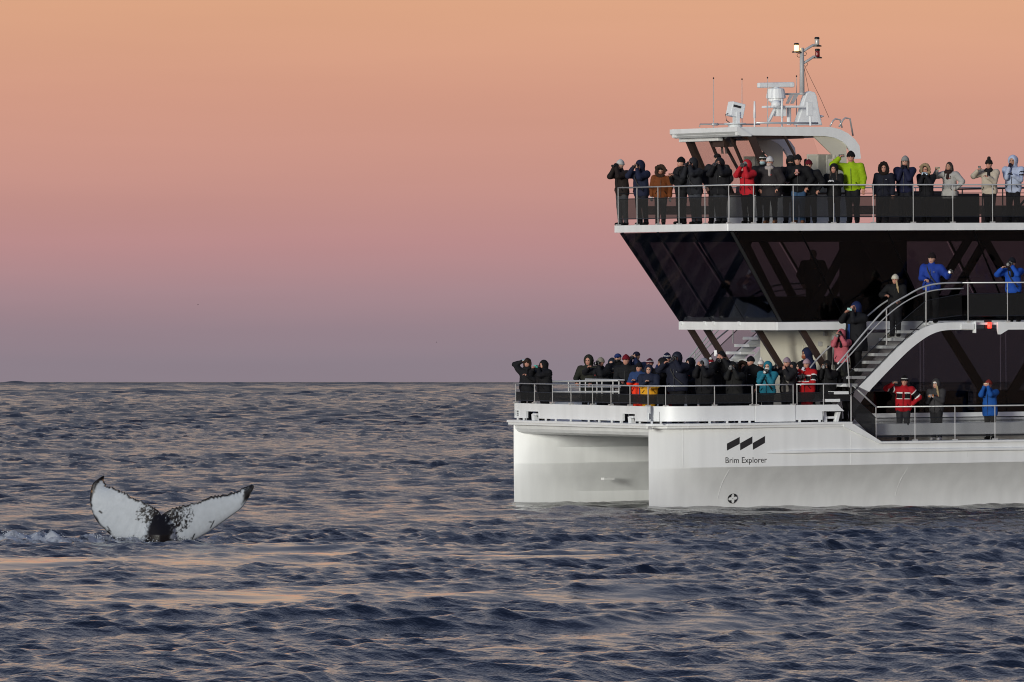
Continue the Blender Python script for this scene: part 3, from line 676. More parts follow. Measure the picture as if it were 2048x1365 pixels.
# ---- stairs from the fore deck up to the middle deck, one each side
def spline(c, n=4):
    out = []
    for i in range(len(c) - 1):
        p0, p1, p2, p3 = (np.array(c[max(0, min(len(c)-1, j))], float) for j in (i-1, i, i+1, i+2))
        for k in range(n):
            t = k / n
            out.append(tuple(.5*((2*p1) + (-p0+p2)*t + (2*p0-5*p1+4*p2-p3)*t*t + (-p0+3*p1-3*p2+p3)*t**3)))
    return out + [tuple(c[-1])]
def stairs(far_):
    VS0, VS1 = (-.42, .60)
    mv = (lambda v: 8.5 - v) if far_ else (lambda v: v)
    P = lambda p: Vector((p.x, mv(p.y), p.z))
    lower = [(1737, 784), (1775, 744), (1815, 704), (1845, 680), (1868, 667), (1892, 661), (1925, 660)]
    upper = [(1718, 774), (1755, 738), (1795, 697), (1825, 671), (1850, 655), (1880, 646.5), (1925, 645)]
    up4 = pv(*upper[4], VS0); lo = [pv(*c, VS0) for c in spline(lower)]; up = [pv(*c, VS0) for c in spline(upper)]
    lo[0] += Vector((.02, 0, 0)); n = len(lo)
    V = []
    for i in range(n):
        for p, dv in ((lo[i], 0), (up[i], 0), (up[i], .07), (lo[i], .07)): V.append(P(Vector((p.x, VS0 + dv, p.z))))
    Fc = [(3,2,1,0), tuple((n-1)*4+k for k in range(4))] + [(i*4+k, i*4+(k+1)%4, (i+1)*4+(k+1)%4, (i+1)*4+k) for i in range(n-1) for k in range(4)]
    if far_: Fc = [f[::-1] for f in Fc]
    root = link_mesh('staircase', V, Fc, M_white, boat)
    # lower foot of the stringer down to the deck
    # treads
    a, b = up[0] + Vector((-.36, 0, -.04)), up4 + Vector((-.24, 0, .02))
    zs = np.arange(2.32, 4.62, .195); 
    for z in zs:
        t = (z - a.z) / (b.z - a.z); u = a.x + (b.x - a.x) * t
        v0, v1 = sorted((mv(VS0 + .08), mv(VS1)))
        MB().box((u - .22, v0, z - .075), (u + .20, v1, z)).build('tread', M_white2, root)
    mbx = MB(); va, vb = sorted((mv(VS1), mv(VS1 + .05)))
    mbx.prism_v([(a.x + .1, 2.12), (a.x, 2.3), (b.x + .05, 4.6), (b.x + .4, 4.6), (a.x + .55, 2.12)], va, vb); mbx.build('inner_stringer', M_white2, root)
    # handrails: outer pair, inner one
    hp = [(1676, 729), (1700, 701), (1740, 653), (1775, 616), (1812, 593), (1846, 575), (1880, 567.5), (1925, 566)] 
    hp2 = [(1674, 741), (1700, 712), (1740, 667), (1776, 631), (1812, 604), (1850, 586), (1885, 579), (1928, 577.5)]
    hr = MB()
    hr.tube([P(Vector((q.x, VS0 + .03, q.z))) for q in (pv(*c, VS0) for c in spline(hp))], .024, 8)
    hr.tube([P(Vector((q.x, VS0 + .03, q.z))) for q in (pv(*c, VS0) for c in spline(hp2))], .018, 8)
    hro = hr.build('stair_handrail', M_steel, root, smooth=True)
    hr = MB(); hr.tube([P(Vector((q.x, VS1 - .03, q.z))) for q in (pv(*c, VS1) for c in spline([(1612, 745), (1650, 702), (1732, 634), (1760, 611), (1785, 595)]))], .022, 8)
    hr.build('stair_handrail', M_steel, root, smooth=True)
    for c0, c1 in (((1774, 617), (1774, 690)), ((1853, 572), (1853, 664)), ((1695, 706), (1700, 775))):
        q0, q1 = pv(*c0, VS0), pv(*c1, VS0)
        MB().tube([P(Vector((q1.x, VS0 + .03, q1.z))), P(Vector((q0.x, VS0 + .03, q0.z)))], .018, 8).build('rail_post', M_steel, root)
    nq = [(1690, 757), (1740, 703), (1790, 655), (1853, 602), (1925, 588)], [(1700, 792), (1745, 744), (1795, 693), (1853, 640), (1925, 631)]
    A = [pv(*c, VS0) for c in nq[0]]; B = [pv(*c, VS0) for c in nq[1]]
    V = [P(Vector((p.x, VS0 + .03, p.z))) for pr_ in zip(A, B) for p in pr_]
    link_mesh('netting_panel', V, [(2*i, 2*i+1, 2*i+3, 2*i+2) for i in range(4)], M_net3, root)
    for row in (A, B): MB().tube([P(Vector((p.x, VS0 + .03, p.z))) for p in row], .014, 5).build('panel_edge', M_black, root)
    return root
stairs(False); stairs(True)

# ---- side balcony of the middle deck
VBAL = -.42
uB0 = on_v(1925, 650, VBAL)[0]; uB1, uB2 = on_v(1951, 650, VBAL)[0], on_v(1996, 650, VBAL)[0]
z0, z1 = on_v(1930, 660.5, VBAL)[1], on_v(1930, 645, VBAL)[1]
bal = MB().box((uB0 - .6, VBAL + .09, z1 - .07), (UEND - .6, .63, z1 - .01)).build('balcony', M_white2, boat)
mb = MB(); mb.box((uB0, VBAL, z0), (uB1 - .03, VBAL + .08, z1)); mb.box((uB0 - .05, VBAL - .03, z0 + .02), (uB1 - .05, VBAL - .0, z1 - .04)); mb.box((uB1 - .03, VBAL - .05, z0 - .08), (uB1, VBAL + .12, z1 + .02)); mb.build('edge_beam', M_white, bal, bevel=.008)
mb = MB(); mb.box((uB2, VBAL, z0), (UEND - .6, VBAL + .08, z1)); mb.hexa([(uB2 + .03, VBAL, z0 - .12), (uB2 + .08, VBAL, z0 - .12), (uB2 + .08, VBAL + .08, z0 - .12), (uB2 + .03, VBAL + .08, z0 - .12)], [(uB2, VBAL, z0), (uB2 + .3, VBAL, z0), (uB2 + .3, VBAL + .08, z0), (uB2, VBAL + .08, z0)]); mb.build('edge_beam', M_white, bal)
c = pv(1980, 657, VBAL + .02)
sl = MB().box((c.x - .12, c.y - .02, c.z - .03), (c.x + .12, c.y + .14, c.z)).box((c.x - .1, c.y + .1, c.z), (c.x + .1, c.y + .14, c.z + .22)).build('side_lamp', M_black, boat)
MB().lathe((c.x, c.y + .03, c.z), [(.05, 0), (.055, .02), (.055, .13), (.04, .16)], 12).build('lamp_lens', mat('lit_red_lens', (1, .035, .02), .3, emit=3.0), sl, smooth=True)
up_ = [on_v(px, 600, VBAL)[0] for px in (1937, 2016)]; st = up_[1] - up_[0]
bp_ = [u for u in up_ + [up_[1] + st*k for k in range(1, 9)]]
rail('balcony_railing', [(uB0 - .05, VBAL + .03), (bp_[-1], VBAL + .03)], z1, on_v(1930, 566, VBAL)[1], [(u, VBAL + .03) for u in bp_], panel=(z1 + .16, on_v(1940, 588, VBAL)[1]), net=M_net2)

# ---- upper deck railing
UU, VN, VF = 2.58, .58, VUF - .07
fp = [(UU, on_u(px, 400, UU)[0]) for px in (1274, 1316, 1358, 1410)]
spx = (1507, 1586.5, 1667, 1746.5, 1826.5, 1905.5, 1985); us = [on_v(px, 400, VN)[0] for px in spx]; st = us[-1] - us[-2]
sps = us + [us[-1] + st*k for k in range(1, 12)]
ZR = UD + 1.0
rail('upper_front_railing', [(UU, VF), (UU, VN)], UD, ZR, [(UU, VF)] + fp + [(UU, VN)], panel=(UD + .17, UD + .70))
rail('upper_side_railing', [(UU, VN), (sps[-1], VN)], UD, ZR, [(UU + .001, VN)] + [(u, VN) for u in sps], panel=(UD + .17, UD + .70), net=M_net)
rail('upper_far_railing', [(UU, VF), (sps[-1], VF)], UD, ZR, [(u, VF) for u in sps], panel=(UD + .3, UD + .5), mid=[UD + .85], net=M_net2)
# dark deck furniture on the upper deck
bl = MB().box((8.2, 2.0, UD), (10.55, 3.3, UD + .78)).build('bench_locker', M_black, boat, bevel=.02); MB().box((8.2, 3.302, UD), (10.6, 3.42, UD + .86)).build('backrest', M_black, bl, bevel=.02)
mb = MB(); mb.box((11.2, 2.0, UD + .02), (13.4, 3.2, UD + .45)); 
for d in (0, .6, 1.2): mb.tube([(11.3 + d, 2.0, UD), (12.2 + d, 2.0, UD + .95)], .03, 6)
mb.build('folding_frame', M_black, boat)
mb = MB(); mb.tube([(11.0, 4.5, UD + .92), (13.5, 4.5, UD + .96)], .025, 6)
for d in (.3, .9, 1.5): mb.tube([(11.0 + d, 4.5, UD), (11.0 + d, 4.5, UD + .94)], .018, 6)
mb.build('table_rail', M_black, boat)
# ------------------------------------------------------------------ wheelhouse and mast
wh = empty('wheelhouse', boat)
VW0, VW1 = 2.25, 6.25
ZF0 = on_v(1560, 271.5, VW0)[1]; ZF1 = on_v(1560, 253.5, VW0)[1]
uf = on_v(1474, 262, VW0)[0]
outer = [(1474, 254), (1640, 253.5), (1662, 254.5), (1680, 259), (1696, 267), (1710, 279), (1719, 292), (1723, 303), (1722, 318)]
inner = [(1708, 318), (1704, 306), (1697, 295), (1686, 284), (1670, 276), (1650, 272.5), (1474, 271)]
prof_o = [on_v(*c, VW0) for c in outer]; prof_i = [on_v(*c, VW0) for c in inner]
V = []; Fc = []
def band(o_, i_, v0, v1, name, m):
    pr = o_ + i_
    n = len(pr); mbx = MB(); vs = [(u, v0, z) for u, z in pr] + [(u, v1, z) for u, z in pr]
    fs = []
    h = len(o_)
    ii = list(range(n-1, h-1, -1))      # inner reversed so that it runs with outer
    k = min(h, len(ii))
    oi = [round(x*(h-1)/(k-1)) for x in range(k)]; io = [ii[round(x*(len(ii)-1)/(k-1))] for x in range(k)]
    for x in range(k-1):
        a, b, c, d = oi[x], oi[x+1], io[x+1], io[x]
        fs.append((a, b, c, d)); fs.append((a+n, d+n, c+n, b+n))
        for p in range(a, b): fs.append((p, p+n, p+1+n, p+1))
        for p in range(d, c, -1): fs.append((p-1, p-1+n, p+n, p)) if False else None
        fs.append((d, c, c+n, d+n))
    fs.append((0, io[0], io[0]+n, n)); fs.append((h-1, h-1+n, h+n, h))
    return mbx.add(vs, fs).build(name, m, wh)
o7 = prof_o[:1] + prof_o[2:]; i7 = prof_i[:]
o7 = [prof_o[0], prof_o[2], prof_o[3], prof_o[4], prof_o[5], prof_o[6], prof_o[8]]
band(o7, i7, VW0, VW0 + .12, 'roof_arch', M_white)
band(o7, i7, VW1 - .12, VW1, 'roof_arch', M_white)
zt = prof_o[0][1] - .012; zu = prof_i[-1][1] + .03
mb = MB(); mb.prism_v([(uf + .05, zt), (prof_o[2][0], prof_o[2][1] - .012), (prof_o[3][0], prof_o[3][1] - .012), (prof_i[4][0], prof_i[4][1] + .02), (prof_i[5][0], prof_i[5][1] + .02), (uf + .05, zu)], VW0 + .12, VW1 - .12)
roof = mb.build('roof', M_white, wh)
# front visor: reaches forward, sharp lower lip
mb = MB(); mb.prism_v([(uf + .05, zt + .010), (uf - .02, zt + .008), (uf - .02, zt - .11), (uf + .12, zt - .23), (uf + .4, zt - .235), (uf + .4, zu - .02)], VW0 - .04, VW1 + .1)
mb.build('visor', M_white, wh)
a = pu(1362, 279, uf + .35); b = pu(1440, 279, uf + .35)
mb = MB(); mb.box((uf + .28, min(a.y, b.y), a.z - .08), (uf + .44, max(a.y, b.y), a.z + .10)); mb.build('blind_box', M_white2, wh, bevel=.02)
mb = MB(); mb.box((uf + .5, VW0 + .15, zu - .11), (uf + 2.0, VW1 - .15, zu - .01)); mb.box((uf + .45, 4.0, zu - .3), (uf + .8, 4.7, zu - .1)); 
for v in (4.2, 4.45): mb.tube([(uf + .6, v, zu - .3), (uf + .62, v, zu - .48)], .03, 6)
mb.build('overhead_console', M_brown, wh)
mb = MB(); mb.box((uf + 2.0, VW0 + .12, zu - .06), (prof_i[4][0] - .1, VW1 - .12, zu - .004)); mb.build('ceiling', M_lining, wh)
# base walls
ub = 4.75; ue = on_v(1712, 300, VW0)[0] - .25; zsl = 8.02
mb = MB(); mb.box((ub, VW0 + .05, UD), (ub + .06, VW1 - .05, zsl)); mb.box((ub + .06, VW0 + .05, UD), (ue, VW0 + .11, zsl)); mb.box((ub + .06, VW1 - .11, UD), (ue, VW1 - .05, zsl)); 
mb.build('base_wall', M_white2, wh)
mb = MB(); mb.box((ub - .05, VW0, zsl), (ue, VW0 + .13, zsl + .05)); mb.box((ub - .05, VW1 - .13, zsl), (ue, VW1, zsl + .05)); mb.box((ub - .06, VW0 + .13, zsl), (ub + .1, VW1 - .13, zsl + .05)); mb.build('window_sill', M_brown, wh)
# raked window posts
tu = uf + .42; tzz = zu + .0
def post(v, db, dt, w, name='window_post', m=None, vt=None):
    MB().hexa([(ub + db - w, v - .05, zsl + .04), (ub + db + w, v - .05, zsl + .04), (ub + db + w, v + .05, zsl + .04), (ub + db - w, v + .05, zsl + .04)],
              [(tu + dt - w, (vt or v) - .05, tzz), (tu + dt + w, (vt or v) - .05, tzz), (tu + dt + w, (vt or v) + .05, tzz), (tu + dt - w, (vt or v) + .05, tzz)]).build(name, m or M_brown, wh)
post(VW0 + .08, .0, 0, .10); post(VW1 - .08, .0, 0, .11); post(4.9, 0, 0, .03); post(3.55, 0, 0, .03)
post(VW0 + .08, 1.15, .95, .02); post(VW1 - .08, 1.15, .95, .03)
def quad(name, q, m, parent, th=.01):
    return pane(name, [Vector(p) for p in q], m, parent, th)
for v0, v1 in ((VW0 + .14, 3.5), (3.6, 4.85), (4.95, VW1 - .14)):
    quad('window_pane', [(ub, v1, zsl + .06), (ub, v0, zsl + .06), (tu, v0, tzz - .02), (tu, v1, tzz - .02)], M_clear, wh)
for v in (VW0 + .08, VW1 - .08):
    quad('window_pane', [(ub + .12, v, zsl + .06), (ub + 1.10, v, zsl + .06), (tu + .92, v, tzz - .02), (tu + .12, v, tzz - .02)], M_clear, wh)
    u2 = ub + 1.62
    quad('window_pane', [(ub + 1.2, v, zsl + .06), (u2, v, zsl + .06), (u2 - .55, v, tzz - .02), (tu + 1.0, v, tzz - .02)], M_clear, wh)
# aft bulkhead sides with a window and a door light
for v in (VW0 + .05, VW1 - .11):
    mb = MB(); u0 = ub + 1.64
    w0, w1 = on_v(1617, 300, VW0)[0], on_v(1637, 300, VW0)[0]; d0, d1 = on_v(1655, 300, VW0)[0], on_v(1670, 300, VW0)[0]
    zw = on_v(1630, 309, VW0)[1]; zd = on_v(1660, 318, VW0)[1]
    mb.hexa([(u0, v, zw), (ue, v, zw), (ue, v + .06, zw), (u0, v + .06, zw)], [(u0 - .62, v, zu + .02), (ue, v, zu + .02), (ue, v + .06, zu + .02), (u0 - .62, v + .06, zu + .02)])
    mb.box((u0, v, zsl + .05), (w0, v + .06, zw)); mb.box((w1, v, zsl + .05), (d0, v + .06, zw)); mb.box((d1, v, zsl + .05), (ue, v + .06, zw)); mb.box((d0, v, zd), (d1, v + .06, zw))
    mb.box((w0, v, zsl + .05), (w1, v + .06, zsl + .2))
    mb.build('aft_side_wall', M_lining, wh)
    mb = MB(); 
    for uu in (w0, w1, d0, d1): mb.box((uu - .02, v - .012, zsl + .05), (uu + .02, v - .001, zw - .02))
    mb.box((w0 + .02, v - .012, zw - .05), (w1 - .02, v - .001, zw - .01))
    mb.build('window_frame', M_lining, wh)
    for (x0_, x1_, zz) in ((w0, w1, zw), (d0, d1, zd)): quad('window_pane', [(x0_, v + .03, zsl + .06), (x1_, v + .03, zsl + .06), (x1_, v + .03, zz), (x0_, v + .03, zz)], M_clear, wh)
mb = MB(); mb.box((ub + .4, 3.6, UD), (ub + 1.0, 5.6, zsl + .25)); mb.build('helm_console', M_column, wh, bevel=.04)
mb = MB(); mb.box((ub + 1.5, 3.2, UD), (ub + 1.6, 3.75, zsl + .95)); mb.box((ub + 1.15, 3.2, UD + .5), (ub + 1.5, 3.75, UD + .62)); mb.build('helm_seat', M_column, wh, bevel=.06)
# rails behind, curved grab loops on the roof
mb = MB()
for pts in ([(1660, 253), (1666, 242), (1671, 238), (1680, 240), (1684, 256)], [(1678, 254), (1686, 240), (1691, 236), (1700, 238), (1706, 272)]):
    mb.tube([pv(px, py, 2.6) for px, py in pts], .022, 7)
mb.build('grab_loop', M_steel, wh, smooth=True)
ROOFZ = prof_o[0][1]
VM = 3.6
def P(px, py, v=VM):
    p = pv(px, py, v); return p
mb = MB(); mb.tube([P(1399, 254, 3.9), P(1400, 249, 3.9), P(1520, 249, 3.9)], .02, 7); mb.tube([P(1512, 246, 3.0), P(1636, 247, 3.0)], .028, 7); mb.tube([P(1424, 249, 3.9), P(1436, 249, 3.9)], .035, 7)
mb.build('roof_rail', M_steel, wh, smooth=True)
# whip aerials
for px, y0, v in ((1427, 158, 3.9), (1484, 160, 4.4), (1535, 157, 3.3), (1593, 154, 4.2)):
    a = P(px, 252, v); a.z = ROOFZ - .02; b = P(px, y0, v)
    ae = MB().tube([a, b], .012, 6, r2=.006).build('whip_aerial', M_grey2, wh)
    MB().lathe((b.x, b.y, b.z - .01), [(.006, 0), (.02, .015), (.02, .035), (.004, .05)], 8).build('aerial_tip', M_black, ae)
for px, y0, y1, r in ((1509, 203, 237, .035), (1564, 198, 236, .035)):
    a = P(px, 250, 3.2); b = P(px, y1, 3.2); c = P(px, y0, 3.2); a.z = ROOFZ - .02
    MB().tube([a, b], .022, 8).tube([b, c], r, 8, r2=r*.7).build('stub_aerial', M_white2, wh, smooth=True)
c = P(1619, 220, 2.9)
MB().tube([P(1621, 252, 2.9), P(1620, 222, 2.9)], .03, 8).box((c.x - .08, c.y - .05, c.z - .16), (c.x + .08, c.y + .05, c.z + .2)).build('satellite_aerial', M_white2, wh, bevel=.03)
# searchlight on a round table
c = P(1470, 247, 4.0); c.z = ROOFZ
sl = MB().lathe((c.x, c.y, c.z), [(.28, -.02), (.17, .04), (.20, .08), (.16, .1), (.29, .11), (.29, .13), (.05, .14)], 20).build('searchlight', M_white2, wh, smooth=False)
rot = Matrix.Rotation(.22, 3, 'Y')
MB().box((c.x - .17, c.y - .16, c.z + .28), (c.x + .21, c.y + .16, c.z + .66), rot=rot).build('lamp_housing', M_white2, sl, bevel=.02)
MB().box((c.x - .06, c.y - .02, c.z + .12), (c.x + .03, c.y + .02, c.z + .48)).box((c.x - .045, c.y - .2, c.z + .12), (c.x + .045, c.y - .17, c.z + .42)).build('lamp_yoke', M_white2, sl)
mb = MB(); mb.box((c.x - .12, c.y - .170, c.z + .53), (c.x + .10, c.y - .163, c.z + .59), rot=rot); mb.build('lamp_plate', M_letter, sl)
MB().tube([(c.x - .15, c.y, c.z + .4), (c.x - .27, c.y, c.z + .35), (c.x - .25, c.y, c.z + .2), (c.x - .15, c.y, c.z + .13)], .012, 6).build('lamp_cable', M_black, sl)
# mast fin, platform, radar
fin_o = [(1590, 251), (1593, 240), (1599, 222), (1606, 197), (1610, 187), (1617, 183), (1626, 185), (1630, 193), (1633, 212), (1638, 238), (1641, 251)]
pts = [P(*q) for q in fin_o]
mast = MB().prism_v([(p.x, p.z) for p in pts], VM - .12, VM + .12).build('mast_fin', M_white, wh, bevel=.02)
mb = MB(); mb.tube([P(1604, 190), P(1604, 140), P(1603.5, 96)], .068, 10, r2=.055); mb.tube([P(1604, 190), P(1604, 186)], .085, 10)
pole = mb.build('mast_pole', M_grey2, mast, smooth=True)
a, b = P(1535, 212), P(1600, 212)
mb = MB(); mb.box((a.x, VM - .35, a.z - .05), (b.x, VM + .35, a.z)); mb.build('mast_platform', M_white2, mast)
mb = MB(); mb.tube([P(1535, 248), P(1552, 214)], .045, 6); mb.box((P(1552, 230).x, VM - .15, P(1552, 233).z), (P(1568, 230).x, VM + .15, P(1552, 214).z)); mb.tube([P(1578, 250), P(1578, 213)], .06, 8); mb.tube([P(1606, 250), P(1606, 230)], .05, 8)
mb.build('mast_brace', M_white2, mast)
mb = MB()
for (x0, x1) in ((1573, 1580), (1582, 1590)):
    q = [P(x0 - 4, 208), P(x1 - 6, 208), P(x1 + 4, 190), P(x0 + 4, 190)]
    mb.add([(p.x, VM - .1, p.z) for p in q] + [(p.x, VM - .06, p.z) for p in q], [(0,1,2,3),(7,6,5,4),(0,4,5,1),(1,5,6,2),(2,6,7,3),(3,7,4,0)])
mb.tube([P(1560, 189), P(1606, 188)], .03, 6)
mb.build('mast_panel', M_grey2, mast)
c = P(1552, 203); 
rd = MB().lathe((c.x, VM, P(1552, 210).z), [(.12, 0), (.12, .04), (.2, .1), (.2, .16), (.26, .17), (.26, .2), (.22, .42), (.08, .45), (.06, .5)], 18).build('radar_gearbox', M_white2, wh, smooth=False)
zc = P(1552, 171).z; uc = P(1552, 171).x
MB().box((uc - .53, VM - .07, zc - .06), (uc + .50, VM + .07, zc + .075), rot=Matrix.Rotation(-.02, 3, 'Y')).box((uc + .38, VM - .075, zc - .055), (uc + .515, VM + .075, zc + .08)).build('radar_scanner', M_white2, rd, bevel=.03)
MB().lathe((P(1544, 196).x, VM - .25, P(1544, 214).z), [(.13, 0), (.13, .08), (.09, .15), (.03, .17)], 14).build('radar_dome', M_white2, rd, smooth=True)
# mast lamps on crooked arms
lit = mat('lit_yellow_lens', (1.0, .62, .16), .3, emit=5.0); dimw = mat('clear_lens', (.45, .43, .40), .15); redl = mat('dark_red_lens', (.18, .004, .006), .2)
def lamp(px, py, arm, lens, lab):
    c = P(px, py + 7)
    lm = MB().tube([P(*q) for q in arm], .035, 7).build('lamp_arm', M_grey2, pole, smooth=True)
    MB().lathe((c.x, VM, c.z), [(.12, -.03), (.12, .0), (.07, .015)], 12).lathe((c.x, VM, c.z + .17), [(.065, 0), (.07, .03), (.05, .055)], 12).build('navigation_lamp', M_black, mast, label=lab)
    MB().lathe((c.x, VM, c.z + .015), [(.058, 0), (.062, .03), (.062, .13), (.055, .155)], 12).build('lamp_lens', lens, mast, smooth=True)
lamp(1593, 96.5, [(1604, 101), (1599, 103), (1593, 104)], lit, 'lit yellow mast lamp')
lamp(1634, 84.5, [(1604, 104), (1616, 97), (1626, 91), (1635, 91)], dimw, 'unlit clear mast lamp')
lamp(1635, 108, [(1605, 128), (1617, 121), (1627, 114), (1636, 114)], redl, 'unlit red mast lamp')
mb = MB(); 
for pts in ([(1608, 135), (1613, 160), (1618, 186)], [(1610, 134), (1625, 165), (1640, 195), (1658, 236)]): mb.tube([P(*q) for q in pts], .006, 5)
for cx, cy in ((1598, 111), (1609, 108), (1611, 129)): mb.tube([P(cx + 4*math.cos(t), cy + 4*math.sin(t)) for t in np.linspace(0, 6.28, 11)], .008, 5)
mb.build('stay_wire', M_brown, mast)
mb = MB(); c = P(1641, 236); mb.tube([P(1641, 250), P(1641, 238)], .02, 6); mb.lathe((c.x, VM, c.z), [(.02, 0), (.09, .03), (.09, .05), (.02, .07)], 10); mb.build('roof_vent', M_white2, wh)
# ------------------------------------------------------------------ people: distance-field bodies meshed with surface nets
def snets(val, org, h):
    ins = val < 0
    S = lambda a, o: a[o[0]:a.shape[0]-1+o[0], o[1]:a.shape[1]-1+o[1], o[2]:a.shape[2]-1+o[2]]
    offs = [(i, j, k) for i in (0, 1) for j in (0, 1) for k in (0, 1)]
    cnt = sum(S(ins, o).astype(np.int8) for o in offs)
    act = (cnt > 0) & (cnt < 8); ai = np.argwhere(act)
    idx = -np.ones(act.shape, np.int64); idx[act] = np.arange(len(ai))
    c = np.stack([val[ai[:, 0]+o[0], ai[:, 1]+o[1], ai[:, 2]+o[2]] for o in offs], 1)
    pos = np.zeros((len(ai), 3)); n = np.zeros(len(ai))
    for a in range(8):
        for b in range(a+1, 8):
            d = np.abs(np.subtract(offs[a], offs[b]))
            if d.sum() != 1: continue
            cr = (c[:, a] < 0) != (c[:, b] < 0)
            t = np.where(cr, c[:, a] / np.where(cr, c[:, a] - c[:, b], 1), 0)
            pos += np.where(cr[:, None], np.array(offs[a]) + t[:, None] * np.subtract(offs[b], offs[a]), 0); n += cr
    V = org + (ai + pos / n[:, None]) * h
    Q = []
    for ax in range(3):
        u, v = (ax+1) % 3, (ax+2) % 3
        sl0 = [slice(1, -1)]*3; sl0[ax] = slice(0, -1); sl1 = list(sl0); sl1[ax] = slice(1, None)
        A, B = ins[tuple(sl0)], ins[tuple(sl1)]
        e = np.argwhere(A != B)
        if not len(e): continue
        fl = A[tuple(e.T)]
        g = e.copy(); g[:, u] += 1; g[:, v] += 1
        def cell(du, dv):
            q = g.copy(); q[:, u] += du; q[:, v] += dv; return idx[q[:, 0], q[:, 1], q[:, 2]]
        q = np.stack([cell(-1, -1), cell(0, -1), cell(0, 0), cell(-1, 0)], 1)
        q = np.where(fl[:, None], q, q[:, ::-1]); Q.append(q)
    return V, np.concatenate(Q)
def cap(a, b, r1, r2=None, sy=1., k=.03):
    return ('c', np.array(a, float), np.array(b, float), r1, r1 if r2 is None else r2, sy, k)
def ell(c, r, k=.02): return ('e', np.array(c, float), np.array(r, float), k)
def cut(f): return ('x', f)
def sub(p): return ('s', p)
def prim(P, p):
    if p[0] == 'c':
        _, a, b, r1, r2, sy, k = p
        q = P - a; ba = b - a
        if sy != 1.: q = q * np.array([1, 1/sy, 1]); ba = ba * np.array([1, 1/sy, 1])
        t = np.clip(q @ ba / max(ba @ ba, 1e-9), 0, 1)
        return (np.sqrt(((q - t[..., None]*ba)**2).sum(-1)) - (r1 + (r2 - r1)*t)) * (min(1, sy) if sy < 1 else 1)
    _, c, r, k = p
    q = (P - c) / r; k0 = np.sqrt((q*q).sum(-1)); k1 = np.sqrt((q*q/(r*r)).sum(-1) * 1.0) if False else np.sqrt((((P - c)/(r*r))**2).sum(-1))
    return k0 * (k0 - 1) / np.maximum(k1, 1e-6)
def field(prims, vox, noise=0., seed=0, warp=None):
    lo = np.array([9e9]*3); hi = -lo
    for p in prims:
        if p[0] == 'c':
            r = max(p[3], p[4]); lo = np.minimum(lo, np.minimum(p[1], p[2]) - r); hi = np.maximum(hi, np.maximum(p[1], p[2]) + r)
        elif p[0] == 'e': lo = np.minimum(lo, p[1] - p[2]); hi = np.maximum(hi, p[1] + p[2])
    lo -= 2.5*vox; hi += 2.5*vox
    n = np.ceil((hi - lo) / vox).astype(int) + 1
    P = lo + np.stack(np.meshgrid(*[np.arange(m) for m in n], indexing='ij'), -1) * vox
    D = None
    for p in prims:
        if p[0] == 'x': D = np.maximum(D, p[1](P)); continue
        if p[0] == 's': D = np.maximum(D, -prim(P, p[1])); continue
        d = prim(P, p); k = p[-1]
        if D is None: D = d
        else:
            h = np.clip(.5 + .5*(D - d)/k, 0, 1); D = D*(1-h) + d*h - k*h*(1-h)
    if noise:
        r = np.random.RandomState(seed); f = np.zeros(D.shape)
        for s_ in (14, 27, 45):
            w = r.normal(size=3) * s_; w2 = r.normal(size=3) * s_
            f += np.sin(P @ w + 2*np.sin(P @ w2 * .5)) / (s_/14)**.6
        D = D + noise * f * .5
    if warp is not None: D = D + warp(P)
    return snets(D, lo, vox)
def np_mesh(name, V, Q, mats, parent=None, mi=None, extra=None):
    V = np.asarray(V, np.float32); Q = np.asarray(Q, np.int32)
    me = bpy.data.meshes.new(name)
    ev, ef = extra if extra else ([], [])
    me.vertices.add(len(V) + len(ev)); co = np.concatenate([V, np.array(ev, np.float32).reshape(-1, 3)]); me.vertices.foreach_set('co', co.ravel())
    ex = np.array(ef, np.int32).reshape(-1, 4) + len(V) if len(ef) else np.zeros((0, 4), np.int32)
    A = np.concatenate([Q, ex])
    me.loops.add(A.size); me.loops.foreach_set('vertex_index', A.ravel())
    me.polygons.add(len(A)); me.polygons.foreach_set('loop_start', np.arange(len(A), dtype=np.int32)*4)
    me.polygons.foreach_set('use_smooth', np.ones(len(A), dtype=bool))
    for m in mats: me.materials.append(m)
    if mi is not None:
        mi = np.concatenate([mi, np.full(len(ex), mi[-1] if False else 3 if len(mats) > 3 else 0)])
        me.polygons.foreach_set('material_index', mi.astype(np.int32))
    me.update(); me.validate()
    o = bpy.data.objects.new(name, me); COL.objects.link(o)
    if parent: o.parent = parent
    return o
CLOTH = {}
def cloth(c, rough=.8):
    if c not in CLOTH:
        m = mat('cloth_' + c, c, rough, var=.16, vscale=7, bump=.35, bscale=38, spec=.25); CLOTH[c] = m
    return CLOTH[c]
SKIN = [mat('skin_pale', (.52, .30, .22), .55, spec=.3), mat('skin_rosy', (.50, .25, .18), .55, spec=.3), mat('skin_tan', (.40, .21, .14), .55, spec=.3)]
M_eye = mat('eye_dark', (.03, .02, .02), .3); M_lip = mat('lips', (.36, .13, .11), .5)
HAIRM = {'brown': mat('hair_brown', (.035, .02, .012), .6, var=.3, vscale=40), 'blond': mat('hair_blond', (.34, .25, .13), .6, var=.3, vscale=40), 'black': mat('hair_black', (.01, .008, .007), .5), 'grey': mat('hair_grey', (.25, .24, .23), .6)}
def ik(S, T, l1, l2, pole):
    d = T - S; L = d.length; mx_ = (l1 + l2) * .985
    if L > mx_: T = S + d * (mx_ / L); d = T - S; L = mx_
    a = (l1*l1 - l2*l2 + L*L) / (2*L); h = math.sqrt(max(0, l1*l1 - a*a)); n = d / L
    p = (pole - n * pole.dot(n)).normalized()
    return S + n*a + p*h, T
